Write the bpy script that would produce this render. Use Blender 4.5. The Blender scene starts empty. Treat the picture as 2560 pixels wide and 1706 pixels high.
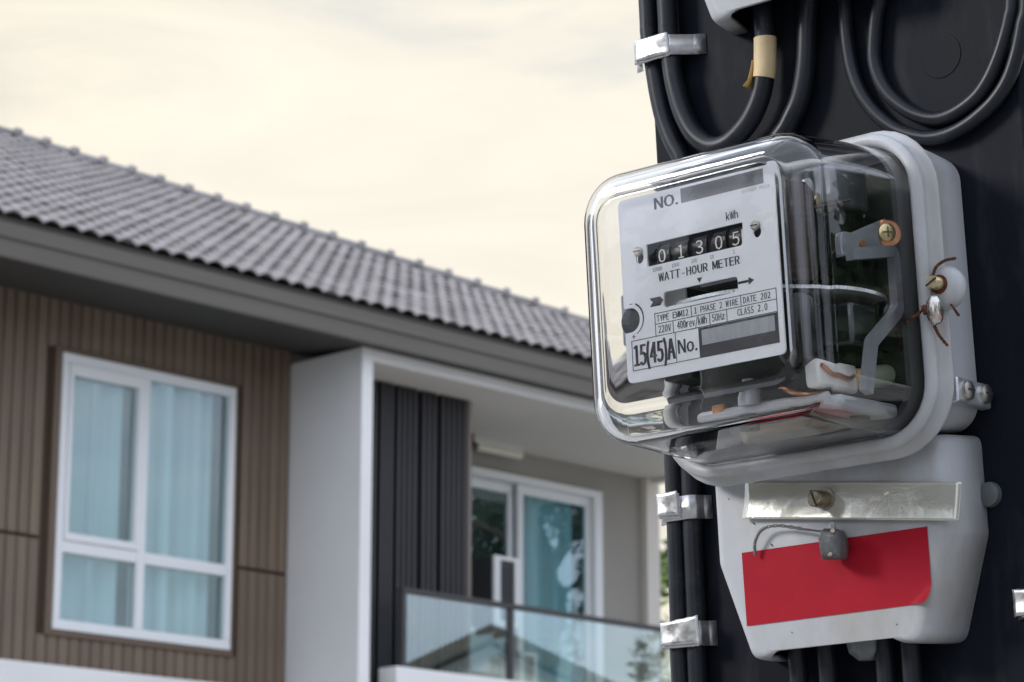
import bpy, bmesh, math, random
from mathutils import Matrix, Vector
R = math.radians
random.seed(7)
scene = bpy.context.scene
col = scene.collection

# ------------------------------------------------------------------ camera
CAM_H = 1.5
TILT = math.atan(1697 / 6800)
cam = bpy.data.cameras.new("camera")
cam.sensor_width = 36.0
cam.lens = 36.0 * 6800 / 2560
cam.clip_start = 0.05
cam.clip_end = 3000
cam.dof.use_dof = True
cam.dof.focus_distance = 1.085
cam.dof.aperture_fstop = 42
camo = bpy.data.objects.new("camera", cam)
col.objects.link(camo)
camo.location = (0, 0, CAM_H)
camo.rotation_euler = (R(90) + TILT, 0, 0)
scene.camera = camo

# ------------------------------------------------------------------ sky and sun
SUN_DIR = Vector((-0.93, -0.10, 0.46)).normalized()      # towards the sun
world = bpy.data.worlds.new("World")
scene.world = world
world.use_nodes = True
nt = world.node_tree
nt.nodes.clear()
W = lambda t, **k: nt.nodes.new(t)
out = W("ShaderNodeOutputWorld")
sky = W("ShaderNodeTexSky")
sky.sky_type = 'NISHITA'
sky.sun_disc = False
sky.sun_elevation = math.asin(SUN_DIR.z)
sky.sun_rotation = math.atan2(SUN_DIR.x, SUN_DIR.y)
sky.air_density = 1.3
sky.dust_density = 2.0
bg1 = W("ShaderNodeBackground"); bg1.inputs[1].default_value = 0.11
nt.links.new(sky.outputs[0], bg1.inputs[0])
tc = W("ShaderNodeTexCoord")
mp = W("ShaderNodeMapping")
mp.inputs["Scale"].default_value = (1.0, 1.0, 3.2)
nt.links.new(tc.outputs["Generated"], mp.inputs[0])
n1 = W("ShaderNodeTexNoise"); n1.inputs["Scale"].default_value = 2.6; n1.inputs["Detail"].default_value = 9; n1.inputs["Roughness"].default_value = 0.55
n1.inputs["Distortion"].default_value = 0.6
nt.links.new(mp.outputs[0], n1.inputs["Vector"])
cov = W("ShaderNodeMapRange"); cov.inputs[1].default_value = 0.22; cov.inputs[2].default_value = 0.42
nt.links.new(n1.outputs[0], cov.inputs[0])
n2 = W("ShaderNodeTexNoise"); n2.inputs["Scale"].default_value = 6.0; n2.inputs["Detail"].default_value = 10; n2.inputs["Roughness"].default_value = 0.6
n2.inputs["Distortion"].default_value = 1.0
nt.links.new(mp.outputs[0], n2.inputs["Vector"])
def ramp(lo, hi):
    c_ = W("ShaderNodeValToRGB"); c_.color_ramp.elements[0].position = 0.25; c_.color_ramp.elements[0].color = (*lo, 1)
    c_.color_ramp.elements[1].position = 0.62; c_.color_ramp.elements[1].color = (*hi, 1)
    nt.links.new(n2.outputs[0], c_.inputs[0]); return c_
warm = ramp((0.47, 0.448, 0.408), (0.672, 0.622, 0.515))        # evening glow around the view
cool = ramp((0.56, 0.66, 0.90), (0.86, 0.91, 1.02))         # white and bluish cloud elsewhere
dt = W("ShaderNodeVectorMath"); dt.operation = 'DOT_PRODUCT'; dt.inputs[1].default_value = Vector((0.06, 0.97, 0.22)).normalized()
nt.links.new(tc.outputs["Generated"], dt.inputs[0])
gl = W("ShaderNodeMapRange"); gl.interpolation_type = 'SMOOTHSTEP'; gl.inputs[1].default_value = 0.55; gl.inputs[2].default_value = 1.0
nt.links.new(dt.outputs["Value"], gl.inputs[0])
cr = W("ShaderNodeMix"); cr.data_type = 'RGBA'
nt.links.new(gl.outputs[0], cr.inputs[0]); nt.links.new(cool.outputs[0], cr.inputs[6]); nt.links.new(warm.outputs[0], cr.inputs[7])
bg2 = W("ShaderNodeBackground"); bg2.inputs[1].default_value = 1.0
# the low sun behind the cloud whitens the sky around it
d2 = W("ShaderNodeVectorMath"); d2.operation = 'DOT_PRODUCT'; d2.inputs[1].default_value = Vector((-0.02, 0.947, 0.30)).normalized()
nt.links.new(tc.outputs["Generated"], d2.inputs[0])
g2 = W("ShaderNodeMapRange"); g2.interpolation_type = 'SMOOTHSTEP'; g2.inputs[1].default_value = 0.982; g2.inputs[2].default_value = 1.0; g2.inputs[4].default_value = 0.55
nt.links.new(d2.outputs["Value"], g2.inputs[0])
cr2 = W("ShaderNodeMix"); cr2.data_type = 'RGBA'; cr2.inputs[7].default_value = (0.70, 0.662, 0.58, 1)
nt.links.new(g2.outputs[0], cr2.inputs[0]); nt.links.new(cr.outputs[2], cr2.inputs[6])
nt.links.new(cr2.outputs[2], bg2.inputs[0])
mx = W("ShaderNodeMixShader")
nt.links.new(cov.outputs[0], mx.inputs[0]); nt.links.new(bg1.outputs[0], mx.inputs[1]); nt.links.new(bg2.outputs[0], mx.inputs[2])
nt.links.new(mx.outputs[0], out.inputs[0])

sl = bpy.data.lights.new("sun", 'SUN')
sl.energy = 1.4
sl.angle = R(14)
sl.color = (1.0, 0.965, 0.92)
so = bpy.data.objects.new("sun", sl)
col.objects.link(so)
so.rotation_euler = SUN_DIR.to_track_quat('Z', 'Y').to_euler()

scene.view_settings.view_transform = 'Standard'
scene.view_settings.look = 'None'
scene.view_settings.gamma = 1.0
scene.view_settings.exposure = 0.62
scene.view_settings.use_curve_mapping = False
scene.cycles.use_denoising = True
scene.cycles.max_bounces = 16
scene.cycles.transmission_bounces = 14
scene.cycles.transparent_max_bounces = 24
scene.cycles.glossy_bounces = 6
scene.cycles.diffuse_bounces = 4
scene.cycles.caustics_refractive = True
scene.cycles.caustics_reflective = True
scene.cycles.blur_glossy = 0.3
scene.cycles.sample_clamp_indirect = 6

# ------------------------------------------------------------------ materials
MATS = {}
def mat(name, base, rough=0.5, metal=0.0, spec=0.5, noise=0.0, nscale=40.0, bump=0.0, bscale=200.0, bdist=0.0003,
        trans=0.0, ior=1.45, coat=0.0, stretch=(1, 1, 1), dirt=None, dscale=12.0, dlo=0.55, dhi=0.75, sub=0.0, rvar=0.0, pvar=0.0):
    if name in MATS: return MATS[name]
    m = bpy.data.materials.new(name); m.use_nodes = True
    t = m.node_tree; b = t.nodes["Principled BSDF"]
    b.inputs["Base Color"].default_value = (*base, 1)
    b.inputs["Roughness"].default_value = rough
    b.inputs["Metallic"].default_value = metal
    b.inputs["Specular IOR Level"].default_value = spec
    b.inputs["Transmission Weight"].default_value = trans
    b.inputs["IOR"].default_value = ior
    b.inputs["Coat Weight"].default_value = coat
    if sub:
        b.inputs["Subsurface Weight"].default_value = sub
        b.inputs["Subsurface Radius"].default_value = (0.002, 0.002, 0.002)
    tcn = t.nodes.new("ShaderNodeTexCoord"); mpn = t.nodes.new("ShaderNodeMapping")
    mpn.inputs["Scale"].default_value = stretch
    t.links.new(tcn.outputs["Object"], mpn.inputs[0])
    cur = None
    if noise:
        n = t.nodes.new("ShaderNodeTexNoise"); n.inputs["Scale"].default_value = nscale; n.inputs["Detail"].default_value = 6
        t.links.new(mpn.outputs[0], n.inputs["Vector"])
        rp = t.nodes.new("ShaderNodeMapRange"); rp.inputs[1].default_value = 0.3; rp.inputs[2].default_value = 0.7
        rp.inputs[3].default_value = 1 - noise; rp.inputs[4].default_value = 1 + noise
        t.links.new(n.outputs[0], rp.inputs[0])
        mm = t.nodes.new("ShaderNodeMix"); mm.data_type = 'RGBA'; mm.blend_type = 'MULTIPLY'; mm.inputs[0].default_value = 1
        mm.inputs[6].default_value = (*base, 1)
        t.links.new(rp.outputs[0], mm.inputs[7])
        cur = mm.outputs[2]
        if rvar:
            rr = t.nodes.new("ShaderNodeMapRange"); rr.inputs[1].default_value = 0.3; rr.inputs[2].default_value = 0.7
            rr.inputs[3].default_value = max(0.02, rough - rvar); rr.inputs[4].default_value = rough + rvar
            t.links.new(n.outputs[0], rr.inputs[0]); t.links.new(rr.outputs[0], b.inputs["Roughness"])
    if pvar:
        oi = t.nodes.new("ShaderNodeObjectInfo"); pr_ = t.nodes.new("ShaderNodeMapRange"); pr_.inputs[3].default_value = 1 - pvar; pr_.inputs[4].default_value = 1 + pvar
        t.links.new(oi.outputs["Random"], pr_.inputs[0]); m3 = t.nodes.new("ShaderNodeMix"); m3.data_type = 'RGBA'; m3.blend_type = 'MULTIPLY'; m3.inputs[0].default_value = 1
        if cur: t.links.new(cur, m3.inputs[6])
        else: m3.inputs[6].default_value = (*base, 1)
        t.links.new(pr_.outputs[0], m3.inputs[7]); cur = m3.outputs[2]
    if dirt:
        n = t.nodes.new("ShaderNodeTexNoise"); n.inputs["Scale"].default_value = dscale; n.inputs["Detail"].default_value = 8; n.inputs["Roughness"].default_value = 0.65
        t.links.new(mpn.outputs[0], n.inputs["Vector"])
        rp = t.nodes.new("ShaderNodeMapRange"); rp.inputs[1].default_value = dlo; rp.inputs[2].default_value = dhi
        t.links.new(n.outputs[0], rp.inputs[0])
        mm = t.nodes.new("ShaderNodeMix"); mm.data_type = 'RGBA'
        t.links.new(rp.outputs[0], mm.inputs[0])
        if cur: t.links.new(cur, mm.inputs[6])
        else: mm.inputs[6].default_value = (*base, 1)
        mm.inputs[7].default_value = (*dirt, 1)
        cur = mm.outputs[2]
    if cur: t.links.new(cur, b.inputs["Base Color"])
    if bump:
        n = t.nodes.new("ShaderNodeTexNoise"); n.inputs["Scale"].default_value = bscale; n.inputs["Detail"].default_value = 5
        t.links.new(mpn.outputs[0], n.inputs["Vector"])
        bn = t.nodes.new("ShaderNodeBump"); bn.inputs["Strength"].default_value = bump; bn.inputs["Distance"].default_value = bdist
        t.links.new(n.outputs[0], bn.inputs["Height"]); t.links.new(bn.outputs[0], b.inputs["Normal"])
    MATS[name] = m
    return m

def pane_mat(name, tint, refl=1.0, ior=1.5, rough=0.0):
    """thin window glass: tinted see-through film with Fresnel mirror"""
    if name in MATS: return MATS[name]
    m = bpy.data.materials.new(name); m.use_nodes = True
    t = m.node_tree; t.nodes.clear()
    o = t.nodes.new("ShaderNodeOutputMaterial"); tr = t.nodes.new("ShaderNodeBsdfTransparent"); gl = t.nodes.new("ShaderNodeBsdfGlossy")
    mxs = t.nodes.new("ShaderNodeMixShader"); ge = t.nodes.new("ShaderNodeNewGeometry")
    dp = t.nodes.new("ShaderNodeVectorMath"); dp.operation = 'DOT_PRODUCT'
    t.links.new(ge.outputs["Incoming"], dp.inputs[0]); t.links.new(ge.outputs["Normal"], dp.inputs[1])
    def mth(op, a, b_=None):
        q = t.nodes.new("ShaderNodeMath"); q.operation = op; t.links.new(a, q.inputs[0])
        if b_ is not None: q.inputs[1].default_value = b_
        return q.outputs[0]
    ab = mth('ABSOLUTE', dp.outputs["Value"]); om = mth('MULTIPLY_ADD', ab, -1.0); om.node.inputs[2].default_value = 1.0
    pw = mth('POWER', om, 5.0)                                   # Schlick, the same from both sides of the pane
    mu = t.nodes.new("ShaderNodeMath"); mu.operation = 'MULTIPLY_ADD'; mu.inputs[1].default_value = 0.96; mu.inputs[2].default_value = 0.04 + refl; mu.use_clamp = True
    tr.inputs[0].default_value = (*tint, 1); gl.inputs["Roughness"].default_value = rough; gl.inputs[0].default_value = (0.92, 1, 1, 1)
    t.links.new(pw, mu.inputs[0]); t.links.new(mu.outputs[0], mxs.inputs[0])
    t.links.new(tr.outputs[0], mxs.inputs[1]); t.links.new(gl.outputs[0], mxs.inputs[2]); t.links.new(mxs.outputs[0], o.inputs[0])
    MATS[name] = m
    return m

# ------------------------------------------------------------------ mesh helpers
class MB:
    def __init__(s): s.v, s.f = [], []
    def add(s, vs, fs):
        o = len(s.v); s.v += [tuple(p) for p in vs]; s.f += [tuple(i + o for i in f) for f in fs]; return s
    def box(s, x0, x1, y0, y1, z0, z1):
        return s.add([(x0,y0,z0),(x1,y0,z0),(x1,y1,z0),(x0,y1,z0),(x0,y0,z1),(x1,y0,z1),(x1,y1,z1),(x0,y1,z1)],
                     [(0,3,2,1),(4,5,6,7),(0,1,5,4),(1,2,6,5),(2,3,7,6),(3,0,4,7)])
    def loft(s, rings, cap0=False, cap1=False, closed=True):
        n = len(rings[0]); vs = [p for r in rings for p in r]; fs = []
        for i in range(len(rings) - 1):
            for j in range(n if closed else n - 1):
                k = (j + 1) % n
                fs.append((i*n+j, i*n+k, (i+1)*n+k, (i+1)*n+j))
        if cap0: fs.append(tuple(reversed(range(n))))
        if cap1: fs.append(tuple((len(rings)-1)*n + j for j in range(n)))
        return s.add(vs, fs)
    def tube(s, path, r, n=12, caps=True):
        P = [Vector(p) for p in path]; rings = []; up = Vector((0, 1, 0.1)).normalized()
        for i, p in enumerate(P):
            d = (P[min(i+1, len(P)-1)] - P[max(i-1, 0)]).normalized()
            a = up - d * up.dot(d)
            if a.length < 1e-4: a = Vector((1, 0, 0)) - d * d.x
            a.normalize(); b = d.cross(a); up = a
            rr = r[i] if isinstance(r, (list, tuple)) else r
            rings.append([p + (a*math.cos(2*math.pi*k/n) + b*math.sin(2*math.pi*k/n)) * rr for k in range(n)])
        return s.loft(rings, caps, caps)
    def cyl(s, c, axis, r, h, n=24, r2=None):
        c = Vector(c); axis = Vector(axis).normalized()
        return s.tube([c, c + axis * h], [r, r if r2 is None else r2], n)
    def prism(s, pts, ax, a0, a1):
        """extrude a 2D polygon: ax 'y' -> pts are (x,z); 'x' -> pts are (y,z); 'z' -> (x,y)"""
        mk = {'y': lambda p, a: (p[0], a, p[1]), 'x': lambda p, a: (a, p[0], p[1]), 'z': lambda p, a: (p[0], p[1], a)}[ax]
        n = len(pts); vs = [mk(p, a0) for p in pts] + [mk(p, a1) for p in pts]
        fs = [tuple(reversed(range(n))), tuple(range(n, 2*n))] + [(i, (i+1) % n, n + (i+1) % n, n + i) for i in range(n)]
        return s.add(vs, fs)

def tag(o, label=None, cat=None, group=None, kind=None):
    if label: o['label'] = label
    if cat: o['category'] = cat
    if group: o['group'] = group
    if kind: o['kind'] = kind
    return o

def fix_normals(me):
    bm = bmesh.new(); bm.from_mesh(me)
    bmesh.ops.recalc_face_normals(bm, faces=bm.faces[:])
    bm.to_mesh(me); bm.free()

BASE = {}
def finish(name, verts, faces, material, parent=None, smooth=False, bevel=0.0, seg=2, angle=40, solid=0.0, keepn=False):
    me = bpy.data.meshes.new(name)
    me.from_pydata(verts, [], faces)
    if not keepn: fix_normals(me)
    me.materials.append(material)
    o = bpy.data.objects.new(name, me); col.objects.link(o)
    if parent is not None: o.parent = parent
    if smooth:
        for p in me.polygons: p.use_smooth = True
        try: me.set_sharp_from_angle(angle=R(angle))
        except Exception: pass
    if solid:
        md = o.modifiers.new("solidify", 'SOLIDIFY'); md.thickness = solid; md.offset = -1
    if bevel:
        md = o.modifiers.new("bevel", 'BEVEL'); md.width = bevel; md.segments = seg; md.limit_method = 'ANGLE'; md.angle_limit = R(35)
        md.harden_normals = False
        for p in me.polygons: p.use_smooth = True
        try: me.set_sharp_from_angle(angle=R(50))
        except Exception: pass
    return o

# --- meter frame (millimetres: X right across the board, Y into the board, Z up)
MR = Matrix(((0.76114209, 0.64692701, -0.04634824), (-0.64855787, 0.75981986, -0.04523805), (0.0059506, 0.0644921, 0.99790048)))
MT = Vector((0.07407830, 1.02752689, 0.28281532 + CAM_H))
def mpos(p): return MT + MR @ (Vector(p) * 0.001)
def mmat(p): return Matrix.Translation(mpos(p)) @ MR.to_4x4()
def mthing(name, base, label, cat, group=None):
    o = bpy.data.objects.new(name, None); o.empty_display_size = 0.01; col.objects.link(o)
    o.matrix_world = mmat(base); BASE[o] = Vector(base)
    return tag(o, label, cat, group)
def mm(name, mb, material, root, parent=None, **k):
    """mesh part in millimetres of the board frame under root (or under a part of root)"""
    b = BASE[root]
    for key in ('bevel', 'solid'):
        if key in k: k[key] *= 0.001
    o = finish(name, [((p[0]-b.x)*.001, (p[1]-b.y)*.001, (p[2]-b.z)*.001) for p in mb.v], mb.f, material, parent or root, **k)
    return o
def mtop(name, mb, material, base, label, cat, group=None, **k):
    b = Vector(base)
    for key in ('bevel', 'solid'):
        if key in k: k[key] *= 0.001
    o = finish(name, [((p[0]-b.x)*.001, (p[1]-b.y)*.001, (p[2]-b.z)*.001) for p in mb.v], mb.f, material, None, **k)
    o.matrix_world = mmat(base); BASE[o] = b
    return tag(o, label, cat, group)

def smooth_path(pts, n=8):
    P = [Vector(p) for p in pts]; P = [P[0]*2 - P[1]] + P + [P[-1]*2 - P[-2]]; o = []
    for i in range(1, len(P) - 2):
        a, b, c, d = P[i-1], P[i], P[i+1], P[i+2]
        for k in range(n):
            t = k / n
            o.append(0.5*((2*b) + (c-a)*t + (2*a-5*b+4*c-d)*t*t + (3*b-a-3*c+d)*t**3))
    o.append(P[-2]); return o

def rrect(hw, zt, zb, r, n=8, x0=0.0):
    """rounded rectangle outline (x,z), counter-clockwise"""
    r = min(r, hw*0.98, (zt-zb)*0.49); o = []
    for cx, cz, a0 in ((hw-r, zt-r, 0), (-hw+r, zt-r, 90), (-hw+r, zb+r, 180), (hw-r, zb+r, 270)):
        for k in range(n + 1):
            a = R(a0 + 90*k/n); o.append((x0 + cx + r*math.cos(a), cz + r*math.sin(a)))
    return o
def ring(Y, *a, **k): return [(x, Y, z) for x, z in rrect(*a, **k)]

def round_poly(pts, rad, n=5, closed=True):
    o = []; N = len(pts)
    for i in range(N):
        p = Vector(pts[i]); r = rad[i] if isinstance(rad, (list, tuple)) else rad
        if r <= 0 or (not closed and i in (0, N-1)): o.append(tuple(p)); continue
        a = (Vector(pts[i-1]) - p); b = (Vector(pts[(i+1) % N]) - p)
        half = a.angle(b) / 2; d = min(r / math.tan(half), a.length*.49, b.length*.49)
        p0 = p + a.normalized()*d; p1 = p + b.normalized()*d
        for k in range(n + 1):
            t = k / n; o.append(tuple((1-t)**2*p0 + 2*t*(1-t)*p + t*t*p1))
    return o

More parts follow.
